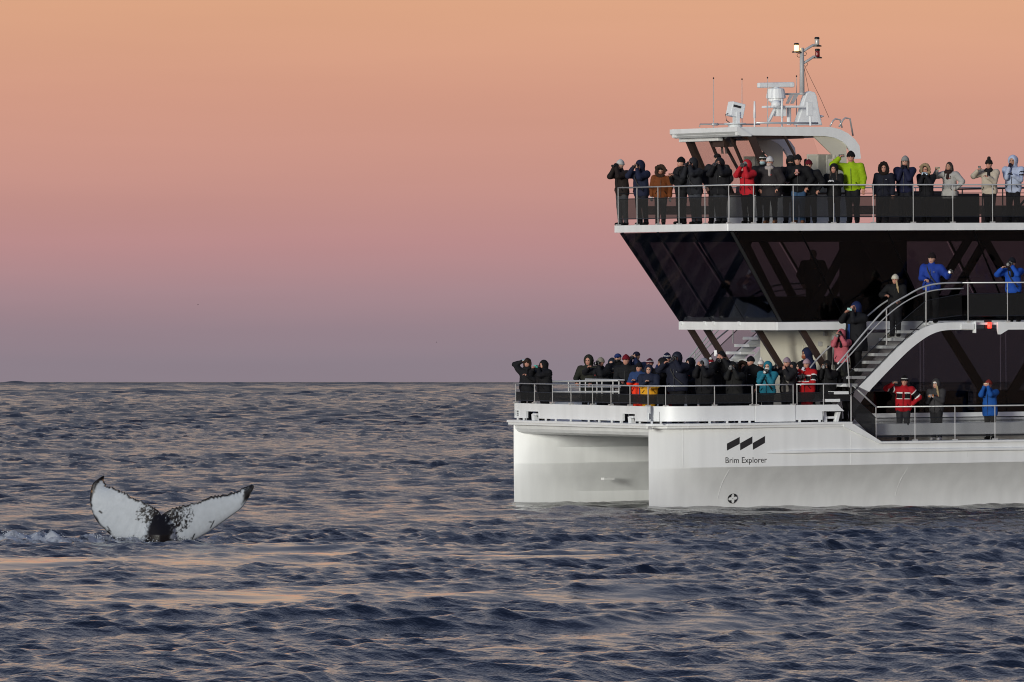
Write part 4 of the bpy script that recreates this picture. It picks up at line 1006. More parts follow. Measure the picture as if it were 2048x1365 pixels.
TG = {'face': ((.062, -.215, 1.585), (.42, -.1, -1)), 'chin': ((.05, -.20, 1.45), (.5, .0, -1)), 'chest': ((.07, -.30, 1.28), (.5, .2, -.9)),
      'belly': ((.07, -.31, 1.10), (.8, .35, -.5)), 'down': ((.285, -.03, .80), (.6, .7, 0)), 'pocket': ((.235, -.10, .93), (.9, .6, 0)),
      'up': ((.26, -.20, 1.66), (.9, .1, -.6)), 'out': ((.52, -.16, 1.30), (.3, .5, -.8)), 'rail': ((.2, -.36, 1.05), (.7, .6, -.2)), 'wide': ((.20, -.30, 1.50), (.9, .1, -.6)),
      'hip': ((.24, -.02, 1.0), (1, .25, 0)), 'phone': ((.02, -.33, 1.56), (.8, .0, -.7)), 'phoneL': ((.24, -.30, 1.52), (.8, .0, -.7))}
def hand_geo(T, d, side, closed):
    # palm, four bent fingers of unequal length and a thumb, all quads
    d = d.normalized(); up = Vector((0, 0, 1)) if abs(d.z) < .85 else Vector((0, -1, 0))
    x = d.cross(up).normalized(); n = x.cross(d).normalized()
    V = []; Fq = []
    def bar(path, w, t):
        b = len(V)
        for p in path:
            for sx_, sn in ((-1, -1), (1, -1), (1, 1), (-1, 1)): V.append(tuple(p + x*w*sx_ + n*t*sn))
        for i in range(len(path)-1):
            for k in range(4): Fq.append((b+i*4+k, b+i*4+(k+1) % 4, b+i*4+4+(k+1) % 4, b+i*4+4+k))
        Fq.append((b+3, b+2, b+1, b)); e = b + (len(path)-1)*4; Fq.append((e, e+1, e+2, e+3))
    bar([T - d*.02, T + d*.03, T + d*.085], .037, .014)
    curl = .9 if closed else .35
    for i, ln in enumerate((.066, .078, .072, .056)):
        o = T + d*.082 + x*(-.029 + .0193*i)
        p1 = o + (d*math.cos(curl*.5) - n*math.sin(curl*.5))*ln*.5; p2 = p1 + (d*math.cos(curl*1.5) - n*math.sin(curl*1.5))*ln*.5
        bar([o, p1, p2], .0085, .009)
    o = T + d*.025 + x*(.034*-side); p1 = o + (d*.5 + x*-side*.7 - n*.3).normalized()*.035; p2 = p1 + (d*.8 + x*-side*.2 - n*.5).normalized()*.03
    bar([o, p1, p2], .0095, .0095)
    return V, Fq
NP = [0]
def make_person(loc, H, yaw, label, group, jacket='16161a', pants='131316', hat=None, hatc='121214', hood=None, arms=('chest', 'chest'), gloves=None, skin=0, build=1.0, coat=0, scarf=None, hair=None,
                fur=None, mask=None, puff=False, stripes=False, boots='0d0d0e', pack=None, hy=0., tilt=0., pompom=None, mat2=None, legs=True, glasses=False, tg=None, lean=None, strap=None, zipc=None, patch=None):
    NP[0] += 1; seed = NP[0]*7; r = np.random.RandomState(seed)
    s = H / 1.75; b = build * 1.13; hs = 1.07
    sway = r.uniform(-.02, .02); st = r.uniform(.08, .12)
    hipz, shz = .93, 1.42
    # ---- arms
    A = []
    for side, tn in ((-1, arms[0]), (1, arms[1])):
        t, pole = TG[tn] if isinstance(tn, str) else tn
        pole = (pole[0] + r.uniform(-.15, .3), pole[1] + r.uniform(-.1, .15), pole[2]); t = (t[0], t[1] + r.uniform(-.02, .02), t[2] + r.uniform(-.03, .02)*(t[2] > 1.1))
        S = Vector((side*.205*(.6+.4*b), .01, shz - .02)); T = Vector((t[0]*side, t[1], t[2])); pl = Vector((pole[0]*side, pole[1], pole[2]))
        E, T = ik(S, T, .29, .27, pl); A.append((side, S, E, T, tn))
    # ---- body (one continuous surface)
    hc = Vector((0 + sway, -.015 + .0, 1.625)); cy, sy_ = math.cos(hy), math.sin(hy)
    def hp(x, y, z):       # head space: x image-right, -y forward
        zz = z; xx = x*cy - y*sy_; yy = x*sy_ + y*cy
        return (hc.x + xx + math.sin(tilt)*z, hc.y + yy, hc.z + zz)
    B = [cap((0, .01, 1.0), (0, .01, 1.33), .125, .145, .75, .05), cap((-.13, .01, 1.39), (.13, .01, 1.39), .06, .06, 1, .05), cap((0, .015, 1.40), (hc.x, .0, 1.56), .058, .055, 1, .03)]
    B += [ell(hp(0, .012, .02), (.083, .100, .112)), ell(hp(0, -.030, -.045), (.063, .066, .074), .03)]
    B += [cap(hp(0, -.088, .012), hp(0, -.112, -.020), .009, .014, 1, .012)]                    # nose
    B += [ell(hp(-.078, .015, -.005), (.012, .022, .03), .01), ell(hp(.078, .015, -.005), (.012, .022, .03), .01)]   # ears
    B += [('s', ell(hp(-.032, -.098, .018), (.018, .012, .011))), ('s', ell(hp(.032, -.098, .018), (.018, .012, .011)))]
    for sd_, S, E, T, tn in A: B += [cap(S, E, .048, .040), cap(E, T, .038, .028)]
    for sd_ in (-1, 1): B += [cap((sd_*.085, .01, .92), (sd_*st, .0, .50), .085, .058), cap((sd_*st, .0, .50), (sd_*st, .015, .09), .052, .04)]
    V, Q = field(B, .021)
    cen = V[Q].mean(1); mi = np.zeros(len(Q), int)
    loc_h = cen - np.array(hc); lx = loc_h[:, 0]*cy + loc_h[:, 1]*sy_; ly = -loc_h[:, 0]*sy_ + loc_h[:, 1]*cy; lz = loc_h[:, 2]
    front = ly < -.055
    mi[front & (np.abs(np.abs(lx) - .032) < .018) & (np.abs(lz - .020) < .013)] = 1
    mi[front & (np.abs(lx) < .026) & (np.abs(lz + .068) < .011)] = 2
    sm_ = SKIN[skin]; hv, hf = [], []
    for sd_, S, E, T, tn in A:
        v, f = hand_geo(T, (T - E), sd_, tn not in ('down', 'hip')); f = [tuple(i + len(hv) for i in q) for q in f]; hv += v; hf += f
    gm = cloth(gloves) if gloves else sm_
    root = np_mesh('person', V*s, Q, [sm_, M_eye, M_lip, gm], None, mi, ([(p[0]*s, p[1]*s, p[2]*s) for p in hv], hf))
    lean = r.uniform(.01, .085) if lean is None else lean
    RM = Matrix.Rotation(-yaw, 4, 'Z') @ Matrix.Rotation(lean, 4, 'X') @ Matrix.Rotation(r.uniform(-.03, .03), 4, 'Y')
    root.location = loc; root.rotation_euler = RM.to_euler()
    tag(root, label, 'person', group)
    def part(name, prims, vox, m, noise=0., warp=None, mi=None):
        V, Q = field(prims, vox, noise, seed, warp)
        ms = m if isinstance(m, (list, tuple)) else [m]
        o = np_mesh(name, V*s, Q, ms, root, mi(V[Q].mean(1)) if mi else None); return o
    jm = cloth(jacket)
    # ---- jacket
    hem = .80 - coat
    J = [cap((0, .015, hem + .12), (0, .01, 1.30), .205*b, .19*b, .66, .05), cap((-.135*b, .015, 1.375), (.135*b, .015, 1.375), .085, .085, 1, .06), cap((0, .02, 1.40), (hc.x*.7, .005, 1.505), .088, .078, 1, .03)]
    if coat: J.append(cap((0, .01, hem + .1), (0, .01, 1.0), .215*b, .2*b, .7, .04))
    for sd_, S, E, T, tn in A:
        J += [cap(S, E, .095*(.5+.5*b), .080, 1, .04), cap(E, E + (T - E)*.9, .078, .058, 1, .025)]
    J.append(cut(lambda P: hem - P[..., 2]))
    wf = (lambda P: .012*np.abs(np.sin(P[..., 2]*42 + P[..., 0]*2)) - .006) if puff else None
    if stripes:
        def smi(c):
            z = c[:, 2]; m = np.zeros(len(c), int); fr = (c[:, 1] < 0) & (np.abs(c[:, 0]) < .19) & (np.abs(c[:, 0]) > .028)
            m[fr & (np.abs(z - 1.235) < .075)] = 1; m[fr & ((np.abs(z - 1.315) < .014) | (np.abs(z - 1.155) < .014))] = 2
            for sd_, S, E, T, tn in A:
                d = np.array(E - S); t = ((c - np.array(S)) @ d) / (d @ d); far_ = np.abs(c[:, 0]) > .2
                rr = np.linalg.norm(c - np.array(S) - np.clip(t, 0, 1)[:, None]*d, axis=1) < .12
                m[rr & far_ & (t > .35) & (t < .8)] = 1; m[rr & far_ & (((t > .25) & (t <= .35)) | ((t >= .8) & (t < .9)))] = 2
            return m
        part('jacket', J, .019, [jm, cloth('0c0c0e'), cloth('d8d8d6')], .006, wf, smi)
    elif mat2:
        def smi(c):
            m = np.zeros(len(c), int); m[mat2[1](c)] = 1; return m
        part('jacket', J, .019, [jm, cloth(mat2[0])], .007, wf, smi)
    else: part('jacket', J, .020, jm, .008, wf)
    # ---- small trimmings: zip, strap, badge
    fy = lambda z: .01 - (.205*b*.66 + .012)*(1.0 if z < 1.3 else .93)
    zipc = r.choice(['3c3c3e', '0a0a0b', '2c2c2e', '101012']) if zipc is None else zipc
    def sc_(pts): return [Vector(p)*s for p in pts]
    if not scarf: MB().tube(sc_([(0, fy(z) - .004, z) for z in np.linspace(hem + .03, 1.36, 6)]), .006*s, 5).build('zip', cloth(zipc, .5), root)
    if strap:
        MB().tube(sc_([(-.10*b, -.06, 1.45), (-.07, fy(1.34) - .02, 1.33), (.03, fy(1.15) - .02, 1.15), (.15*b, fy(1.0) + .03, .98)]), .016*s, 5).build('strap', cloth(strap), root)
    if r.rand() < .55 or patch:
        px_ = r.choice([-.09, .09]); MB().box((px_*s - .022*s, (fy(1.3) - .012)*s, 1.285*s), (px_*s + .022*s, (fy(1.3) + .02)*s, 1.305*s)).build('badge', cloth(patch or r.choice(['b8b8b4', '77787c', '9a3030'])), root)
    for sd_ in (-1, 1): MB().tube(sc_([(sd_*.10*b, fy(1.0) + .012, 1.02), (sd_*.15*b, fy(1.0) + .045, .93)]), .008*s, 5).build('pocket_edge', cloth('0b0b0c', .6), root)
    # ---- trousers and boots
    if legs:
        T_ = [cap((-.06, .01, .93), (.06, .01, .93), .135*b, .135*b, .85, .05)]
        for sd_ in (-1, 1): T_ += [cap((sd_*.088, .01, .90), (sd_*st, -.005, .50), .105*b, .082, 1, .02), cap((sd_*st, -.005, .50), (sd_*st, .015, .10), .08, .068, 1, .02)]
        part('trousers', T_, .023, cloth(pants), .007)
        for sd_ in (-1, 1): part('boot', [cap((sd_*st, .04, .045), (sd_*(st + .015), -.13, .04), .05, .045, 1, .03), cap((sd_*st, .03, .05), (sd_*st, .02, .17), .058, .062, 1, .03), cut(lambda P: .002 - P[..., 2])], .02, cloth(boots))
    # ---- head wear
    if hat in ('beanie', 'stripe'):
        Hh = [ell(hp(0, .014, .048), (.102, .120, .112)), cap(hp(-.0, .01, .11), hp(0, .02, .135), .05, .035), cut(lambda P: (hc.z + .022 - .18*(-((P[..., 0]-hc.x)*-sy_ + (P[..., 1]-hc.y)*cy)*0) + ((P[..., 0]-hc.x)*-sy_ + (P[..., 1]-hc.y)*cy)*-.35*0 + np.where(True, 0, 0)) - P[..., 2] - .16*((P[..., 1]-hc.y)*cy - (P[..., 0]-hc.x)*sy_))]
        ms = [cloth(hatc, .95), cloth('c9c9c7' if hat == 'stripe' else hatc)]
        part('beanie', Hh, .016, ms, .003, None, lambda c: ((np.abs(c[:, 2] - hc.z - .075) < .014)).astype(int))
        Cf = [ell(hp(0, .014, .042), (.109, .127, .095)), cut(lambda P: np.abs(P[..., 2] - hc.z - .040 + .16*((P[..., 1]-hc.y)*cy - (P[..., 0]-hc.x)*sy_)) - .026)]
        part('cuff', Cf, .016, cloth(hatc, .95), .002)
        if pompom: part('pompom', [ell(hp(0, .02, .185), (.045, .045, .045))], .016, cloth(pompom), .012)
    elif hat == 'cap':
        part('cap', [ell(hp(0, .014, .045), (.096, .114, .094)), cap(hp(-.035, -.10, .045), hp(.035, -.10, .045), .016, .016, 3.4, .01), cut(lambda P: hc.z + .03 - P[..., 2])], .016, cloth(hatc))
    elif hat == 'tall':
        part('fur_hat', [ell(hp(0, .01, .07), (.115, .125, .11))], .017, cloth(hatc), .014)
    elif hat == 'band':
        part('headband', [ell(hp(0, .012, .05), (.086, .106, .1)), cut(lambda P: np.abs(P[..., 2] - hc.z - .052) - .028)], .016, cloth(hatc))
    elif hat == 'earflap':
        part('fur_hat', [ell(hp(0, .014, .06), (.108, .125, .1), .02), cap(hp(-.095, .0, .03), hp(-.09, .0, -.10), .038, .03), cap(hp(.095, .0, .03), hp(.09, .0, -.10), .038, .03), sub(ell(hp(0, -.12, -.06), (.062, .09, .085)))], .017, cloth(hatc), .012)
    if hood:
        Hd = [ell(hp(0, .035, .02), (.136, .142, .160)), cap(hp(0, .06, -.10), hp(0, .06, -.14), .11, .12), cap(hp(0, .10, .07), hp(0, .12, .03), .06, .07), sub(ell(hp(0, -.13, -.01), (.078, .15, .108)))]
        part('hood', Hd, .018, cloth(hood), .006)
    if fur:
        n = 13
        Fr = [ell(hp((.132 + .01*math.sin(i*2.4))*math.sin(a), -.075 - .01*math.cos(a), -.005 + .160*math.cos(a)), (.054, .045, .054), .02) for i in range(n) for a in [2*math.pi*i/n]]
        part('fur_trim', Fr, .017, cloth(fur, .95), .022)
    if scarf:
        part('scarf', [cap(hp(-.06, -.03, -.155), hp(.06, -.03, -.15), .07, .07, 1.3, .03), cap(hp(0, .04, -.15), hp(0, .05, -.14), .085, .085), cap(hp(.02, -.10, -.17), hp(.03, -.135, -.33), .04, .045)], .018, cloth(scarf), .01)
    if mask:
        part('face_cover', [ell(hp(0, -.035, -.055), (.075, .085, .062)), cut(lambda P: P[..., 2] - hc.z + .012)], .016, cloth(mask), .002)
    if glasses:
        part('sunglasses', [cap(hp(-.05, -.100, .02), hp(.05, -.100, .02), .017, .017), cap(hp(-.075, -.03, .02), hp(-.06, -.095, .02), .008), cap(hp(.075, -.03, .02), hp(.06, -.095, .02), .008)], .014, M_eye)
    if hair:
        hm = HAIRM[hair[0]]
        if hair[1] == 'long':
            part('hair', [ell(hp(0, .02, .035), (.089, .108, .105)), cap(hp(-.075, .01, .0), hp(-.10, -.07, -.28), .04, .035), cap(hp(.075, .01, .0), hp(.10, -.07, -.30), .04, .035), cap(hp(0, .09, .0), hp(0, .13, -.25), .075, .07), sub(ell(hp(0, -.11, -.02), (.062, .09, .10)))], .017, hm, .008)
        elif hair[1] == 'side':
            part('hair', [cap(hp(.055, -.05, -.03), hp(.105, -.10, -.22), .025, .03), cap(hp(.105, -.10, -.22), hp(.13, -.10, -.36), .03, .015)], .015, hm, .006)
        else:
            part('hair', [ell(hp(0, .03, .02), (.086, .098, .105)), sub(ell(hp(0, -.12, -.03), (.08, .11, .11)))], .016, hm, .004)
    if pack:
        part('backpack', [cap((0, .24, 1.02), (0, .22, 1.32), .13, .12, .8), cap((0, .31, 1.0), (0, .30, 1.15), .08, .07)], .02, cloth(pack), .006)
    W = Matrix.Translation(loc) @ RM
    info = dict(root=root, W=W, s=s, A={sd_: (Vector(T), Vector(E)) for sd_, S, E, T, tn in A}, head=hc, hp=hp, hy=hy)
    return info

# ---- things people hold (each a thing of its own)
def cube_q(mb, c, d, mi=0): mb.box((c[0]-d[0], c[1]-d[1], c[2]-d[2]), (c[0]+d[0], c[1]+d[1], c[2]+d[2]), mi)
def proto_camera(long=False):
    r = empty('camera')
    MB().box((-.07, -.03, -.05), (.07, .03, .045)).box((-.03, -.03, .045), (.03, .028, .075)).build('camera_body', M_black, r, bevel=.01)
    L_ = .19 if long else .09
    MB().lathe((0, -.03, -.003), [(.036, 0), (.038, -.03), (.038, -L_*.6), (.045, -L_*.75), (.045, -L_)], 14, axis='y').build('lens_barrel', M_black, r, smooth=False)
    MB().lathe((0, -.03, -.003), [(.036, -L_ - .002), (.03, -L_ - .004)], 14, axis='y').build('front_glass', mat('lens_glass', (.02, .02, .03), .05), r)
    return r
def proto_phone(c, name='phone'):
    r = empty('phone')
    MB().box((-.076, -.006, -.038), (.076, .006, .038)).build('phone_case', mat('phone_' + c, c, .35), r, bevel=.006)
    MB().box((.035, -.010, .004), (.068, -.0062, .032)).build('phone_lens', M_black, r, bevel=.003)
    MB().box((-.072, .0062, -.034), (.072, .008, .034)).build('phone_screen', mat('phone_screen', (.02, .02, .025), .1), r)
    return r
def proto_binoc():
    r = empty('binoculars')
    for sx_ in (-1, 1): MB().lathe((.033*sx_, 0, 0), [(.018, .05), (.022, .02), (.024, -.03), (.031, -.05), (.031, -.10)], 12, axis='y').build('binocular_tube', M_black, r)
    MB().box((-.015, -.05, -.01), (.015, .01, .012)).build('binocular_bridge', M_black, r)
    return r
PROTO = {}
def copy_tree(o, parent=None):
    c = o.copy(); COL.objects.link(c)
    if parent: c.parent = parent
    for ch in list(o.children): copy_tree(ch, c)
    return c
def hold(p, kind, label, where, rot=None, off=(0, 0, 0)):
    cat = {'c': 'camera', 'C': 'camera', 'b': 'binoculars'}.get(kind[0], 'phone')
    if kind not in PROTO:
        PROTO[kind] = proto_camera(kind[0] == 'C') if kind[0] in 'cC' else (proto_binoc() if kind[0] == 'b' else proto_phone(kind[1:])); o = PROTO[kind]
    else: o = copy_tree(PROTO[kind])
    (TL, EL), (TR, ER) = p['A'][-1], p['A'][1]
    dL = (TL - EL).normalized()*.07; dR = (TR - ER).normalized()*.07
    if where == 'both': c = (TL + dL + TR + dR) / 2
    elif where == 'L': c = TL + dL
    else: c = TR + dR
    if where == 'both' and c.z > 1.54 and kind[0] != 'p':
        q = p['hp'](0, -.165, .0); c = Vector((q[0], q[1], q[2]))
    c = c + Vector(off)
    o.matrix_world = p['W'] @ Matrix.Translation(c * p['s']) @ Matrix.Rotation(p['hy'], 4, 'Z') @ (rot or Matrix())
    tag(o, label, cat, {'camera': 'cameras held by passengers', 'phone': 'phones held by passengers', 'binoculars': 'binoculars held by passengers'}[cat])
    return o
# ------------------------------------------------------------------ the passengers
ROWS = {'UF': ('u', 3.0, 7.256), 'UF2': ('u', 3.55, 7.256), 'US': ('v', .95, 7.256), 'US2': ('v', 1.5, 7.256),
        'BF': ('u', .50, 2.12), 'BF2': ('u', 1.1, 2.12), 'BF3': ('u', 1.75, 2.12), 'BF4': ('u', 2.5, 2.12),
        'BS': ('v', .22, 2.12), 'BS2': ('v', .82, 2.12), 'BS3': ('v', 1.45, 2.12), 'BS4': ('v', 2.2, 2.12),
        'MB': ('v', .10, 4.655), 'SD': ('v', .18, 1.602)}
R90 = Matrix.Rotation(math.pi/2, 4, 'Y')
def P_(px, top, row, label, yaw=.25, held=None, group=None, zdeck=None, vv=None, **kw):
    if row == 'ST': ax, c, zd = 'v', vv, zdeck
    else: ax, c, zd = ROWS[row]
    if ax == 'u': q = pu(px, top, c)
    else: q = pv(px, top, c)
    zt = q.z; q.z = zd
    H = (zt - zd) / (1.045 if (kw.get('hat') or kw.get('hood') or kw.get('fur')) else 1.0)
    if kw.get('fur') : H /= 1.02
    H = min(max(H, 1.15), 2.0)
    if group == GB: kw['build'] = kw.get('build', 1.0)*1.07
    if held and held[0][0][0] in 'cC' and 'strap' not in kw and px % 2: kw['strap'] = ('0c0c0d', '39393b', '1a1a1c')[px % 3]
    info = make_person(BM @ q, H, yaw, label, group, **kw)
    for h in (held or []): hold(info, *h)
    return info
GU, GB, GS, GD = 'passengers along the upper deck rail', 'passengers crowded on the fore deck', 'passengers on the stairs and balcony', 'passengers on the side deck'
cam_l = lambda w: f'black camera held up by the {w}'
F2 = ('face', 'face')
# -- upper deck, from the bow aft
P_(1245, 316, 'UF', 'person in blackish brown jacket and pale grey beanie at the upper bow rail', .85, [('b', 'dark binoculars raised by the person in the pale grey beanie at the bow end', 'both')], GU, jacket='221a18', hat='beanie', hatc='b9b9b6', arms=F2, gloves='141314', pants='3c3d40')
P_(1285, 318, 'UF', 'person in navy hooded jacket beside the rust brown parka', .7, [('c', 'small camera at the face of the person in the navy hood beside the rust parka', 'both')], GU, jacket='1c2138', hat='cap', hatc='191b26', hood='1c2138', arms=F2, pants='1d1e26', build=1.1)
P_(1320, 326, 'UF', 'person in rust brown parka with fur hood and pale gloves, arms hanging', .1, None, GU, jacket='6b3917', hood='5a3016', fur='35271f', hat='beanie', hatc='1a1716', arms=('down', 'down'), gloves='c4c4c4', pants='3a3a38', coat=.0, mask='9c6b58')
P_(1362, 311, 'UF', 'person in black jacket and beanie in profile holding a device low', 1.0, [('p202124', 'dark phone held low by the person in profile at the upper front rail', 'both', Matrix.Rotation(.6, 4, 'X'))], GU, jacket='17171a', hat='beanie', arms=('chest', 'chest'), scarf='1b1b1e', skin=1, hair=('black', 'short'))
P_(1393, 313, 'UF', 'person in charcoal jacket and grey hat shooting with camera left of wheelhouse', .75, [('c', 'camera held up by the person in charcoal jacket and grey hat left of the wheelhouse', 'both')], GU, jacket='232429', hat='beanie', hatc='33343a', hood='232429', arms=F2, skin=1, pants='3e4148', build=1.1)
P_(1431, 302, 'UF2', 'person in dark cap standing behind the broad black hooded figure', .2, None, GU, jacket='202024', hat='cap', hatc='151517', arms=('pocket', 'pocket'), scarf='3a3a3f')
P_(1442, 313, 'UF', 'broad person in black hooded coat with camera at the upper deck corner', .45, [('c', 'camera held up by the broad person in black hood at the upper corner', 'both')], GU, jacket='17171b', hood='1a1a1e', arms=F2, build=1.3, pants='303236', skin=1)
P_(1496, 317, 'US', 'person in bright red hooded jacket raising binoculars on the upper deck', .5, [('b', 'binoculars raised by the person in the bright red jacket', 'both')], GU, jacket='b31f2b', hood='b31f2b', hat='beanie', hatc='6d7674', arms=F2, gloves='4d4a4a', pants='121215', skin=1)
P_(1526, 306, 'US2', 'person in black coat and olive bobble hat behind the white beanie', .3, None, GU, jacket='161618', hat='stripe', hatc='2c2d26', pompom='1c1916', arms=('belly', 'belly'), mask='b7d3d6')
P_(1541, 310, 'US', 'person in white beanie with pale fur collar and long grey brown coat', .35, None, GU, jacket='2b2729', hat='beanie', hatc='c6c3c0', fur=None, scarf='a39a96', mask='b0a39d', arms=('pocket', 'pocket'), coat=.12, boots='6b4a35', build=1.2, pants='201f22', skin=1)
P_(1579, 309, 'US2', 'person hidden in a tall black hat and dark coat behind the man in jeans', .2, None, GU, jacket='19191c', hat='tall', hatc='1f1e1f', mask='1c1b1c', hood='1f1e1f', arms=('belly', 'belly'), pants='38353a')
P_(1597, 306, 'US', 'person in black jacket, black beanie and blue jeans holding a red phone', .2, [('p8a2f2a', 'red phone in front of the chest of the person in jeans', 'L', R90)], GU, jacket='131316', hat='beanie', arms=((( .05, -.3, 1.32), (.8, .1, -.7)), 'pocket'), pants='35506f', boots='6e4a36', skin=1)
P_(1622, 316, 'US', 'person in black jacket with dark red knitted hat on the upper deck', .15, None, GU, jacket='121215', hat='beanie', hatc='5a1420', arms=('pocket', 'pocket'), skin=1, pants='1b1b1e')
P_(1668, 325, 'US', 'smiling person in pointed black hood with white gloves beside the lime jacket', .25, None, GU, jacket='141416', hood='141416', hair=('brown', 'long'), arms=('chest', 'chest'), gloves='d6d6d6', skin=1, pants='1a1a1d')
P_(1706, 299, 'US', 'person in lime green jacket and black beanie with one arm raised', .25, [('p1c1c1e', 'dark phone raised overhead by the person in the lime jacket', 'L')], GU, jacket='8fae12', hat='beanie', arms=('up', 'down'), gloves=None, skin=1, pants='15161b', hy=.1)
P_(1765, 321, 'US', 'person with huge dark fur hood and navy jacket, arms hanging, aft of the lime jacket', .2, None, GU, jacket='171926', hood='171926', fur='1d1512', arms=('down', 'down'), skin=1, pants='17181f', build=.95)
P_(1809, 309, 'US', 'person in navy jacket and grey beanie with long brown hair and hands at mouth', .25, None, GU, jacket='1a1d38', hat='beanie', hatc='878784', hair=('brown', 'long'), arms=('chin', 'chin'), gloves='141420', pants='18191f')
P_(1852, 324, 'US', 'person in black coat with pale beige fur hood on the upper deck', .3, [('pa9c4dc', 'pale blue phone at the chin of the person in the beige fur hood', 'both')], GU, jacket='141419', hood='141419', fur='8d7a60', arms=('chin', 'chin'), gloves='15151a', skin=1, pants='121214')
P_(1898, 325, 'US', 'person in pale grey parka with dark long hair and thick brown scarf', .6, [('pb9b39c', 'pale phone held out by the long haired person in the pale grey parka', 'L')], GU, jacket='a4a29e', hair=('brown', 'long'), scarf='2a1a18', arms=('phoneL', 'hip'), pants='1a1a1d', skin=2, coat=.1)
P_(1980, 315, 'US', 'person in cream jacket with black bobble hat and black scarf', .4, [('p2a2a2c', 'dark phone at the chest of the person in the cream jacket', 'L', R90)], GU, jacket='b5aa9a', hat='beanie', hatc='1a1717', pompom='1d1917', scarf='17161a', arms=('wide', 'chest'), skin=1, pants='161519')
P_(2026, 308, 'US', 'person in hooded white jacket with black sleeve lettering at the right edge', .35, None, GU, jacket='a9b3ca', hood='a9b3ca', arms=('chin', 'chest'), gloves='16182a', skin=2, pants='141418',
   mat2=('0f1014', lambda c: (c[:, 0] > .22) & (c[:, 2] > 1.22) & (c[:, 2] < 1.42) & (np.sin(c[:, 2]*75) > .25)))
# -- fore deck, front row along the bow rail
P_(1053, 713, 'BF', 'person in black coat and brown fur hat with raised elbow at the far bow corner', .3, [('p17637a', 'teal phone beside the brown fur hat at the far bow corner', 'L')], GB, jacket='16161a', hat='earflap', hatc='2e2019', arms=(((.17, .04, 1.66), (1, .1, -.5)), 'chest'), scarf='18181b', skin=1)
P_(1091, 718, 'BF', 'person bundled in black hooded puffer with phone at face near the bow corner', 1.0, [('p4fb0a5', 'turquoise phone at the face of the black hooded puffer near the bow corner', 'both')], GB, jacket='141418', hood='141418', arms=('phone', 'face'), build=1.35, puff=True, skin=1)
P_(1176, 707, 'BF2', 'person in olive black hooded rain jacket standing behind the gangway frame', .35, None, GB, jacket='25261f', hood='25261f', arms=('rail', 'rail'), skin=1)
P_(1205, 712, 'BF2', 'person in grey beanie and black jacket beside the olive hooded jacket', .6, [('c', 'camera held up by the person in the grey beanie by the olive jacket', 'both')], GB, jacket='17181c', hat='beanie', hatc='8a8578', arms=('wide', 'face'), skin=1)
P_(1239, 702, 'BF3', 'person in blue cap with black face cover holding a camera at chest', .35, [('c', 'camera held at chest by the person in the blue cap', 'both', None, (0, 0, .02))], GB, jacket='15171c', hat='cap', hatc='1e2f62', hood=None, scarf='121214', mask='101012', arms=('chest', 'chest'), build=1.2)
P_(1226, 714, 'BF4', 'person mostly hidden behind the blue cap in a dark slate jacket', .4, None, GB, jacket='1b2431', hood='1b2431', arms=('chest', 'chest'))
P_(1255, 706, 'BF2', 'person in dark red knitted hat squeezed beside the blue cap', .3, None, GB, jacket='16171a', hat='beanie', hatc='6b1220', arms=('belly', 'pocket'), skin=1)
P_(1272, 698, 'BF4', 'tall person in navy cap aiming a black camera above the crowd', .4, [('C', 'long black camera aimed by the tall person in the navy cap', 'both')], GB, jacket='1b2747', hat='cap', hatc='1b1a30', arms=F2, skin=0)
P_(1277, 722, 'BF', 'child in navy and orange jacket leaning at the bow rail', .45, None, GB, jacket='2a3f68', hat='beanie', hatc='12131a', arms=('chest', 'down'), skin=1, pants='e83a1e', mat2=('ee3d1f', lambda c: (c[:, 2] < 1.18) & (c[:, 0] < .05)))
P_(1297, 727, 'BF', 'child in navy hood and mustard yellow trousers at the bow rail', .1, None, GB, jacket='1d2336', hood='1d2336', arms=('chest', 'belly'), skin=0, pants='cf9420', mat2=('d79a22', lambda c: c[:, 2] < 1.16), build=1.1)
P_(1302, 714, 'BF2', 'person in maroon patterned hat tipping the head back above the yellow trousers', .5, None, GB, jacket='17181b', hat='stripe', hatc='4c2330', arms=('pocket', 'belly'), skin=1, hair=('black', 'short'))
P_(1325, 713, 'BF2', 'person in plain black hood turned away beside the maroon hat', 1.35, None, GB, jacket='141416', hood='141416', arms=('belly', 'belly'), skin=2)
P_(1334, 702, 'BF3', 'person in navy and white cap with red sunglasses in the back row', .3, None, GB, jacket='1f2a52', hat='stripe', hatc='141b35', glasses=True, scarf='77736e', arms=('pocket', 'belly'), pants='8a1c22', skin=1)
P_(1357, 701, 'BS2', 'person in navy hooded jacket gripping a camera bare handed at the bow corner', .45, [('c', 'camera gripped in one hand by the person in the navy hood', 'both')], GB, jacket='1a1d2c', hat='cap', hatc='32363f', hood='1a1d2c', arms=('wide', 'face'), skin=1, build=1.2)
P_(1386, 713, 'BS3', 'person in blue black hood with white lining left of the first strut', .9, None, GB, jacket='14161d', hood='14161d', arms=('belly', 'belly'), mask='b8bac0')
P_(1411, 714, 'BS', 'person in black jacket with white trimmed hood in front of the struts', .5, [('p22242a', 'dark phone at the face of the person in the white trimmed hood', 'both')], GB, jacket='131316', hood='8d8f96', hat='beanie', hatc='101012', arms=F2, skin=1, build=1.1)
P_(1449, 699, 'BS2', 'tall person in black beanie photographing with camera beside the second strut', .25, [('c', 'camera in front of the tall person by the second strut', 'both', None, (0, 0, -.06)), ('pd8d8da', 'white phone raised next to the black beanie by the second strut', 'L', R90, (-.09, 0, .08))], GB, jacket='161618', hat='beanie', hatc='101216', arms=F2, skin=1, build=1.25)
P_(1468, 723, 'BS', 'short person in black hood with white headphones and camera', .35, [('c', 'grey lensed camera of the short person with the white headphones', 'both')], GB, jacket='1c1c1c', hood='131313', arms=F2, skin=2, gloves='a8a8a4', build=1.1)
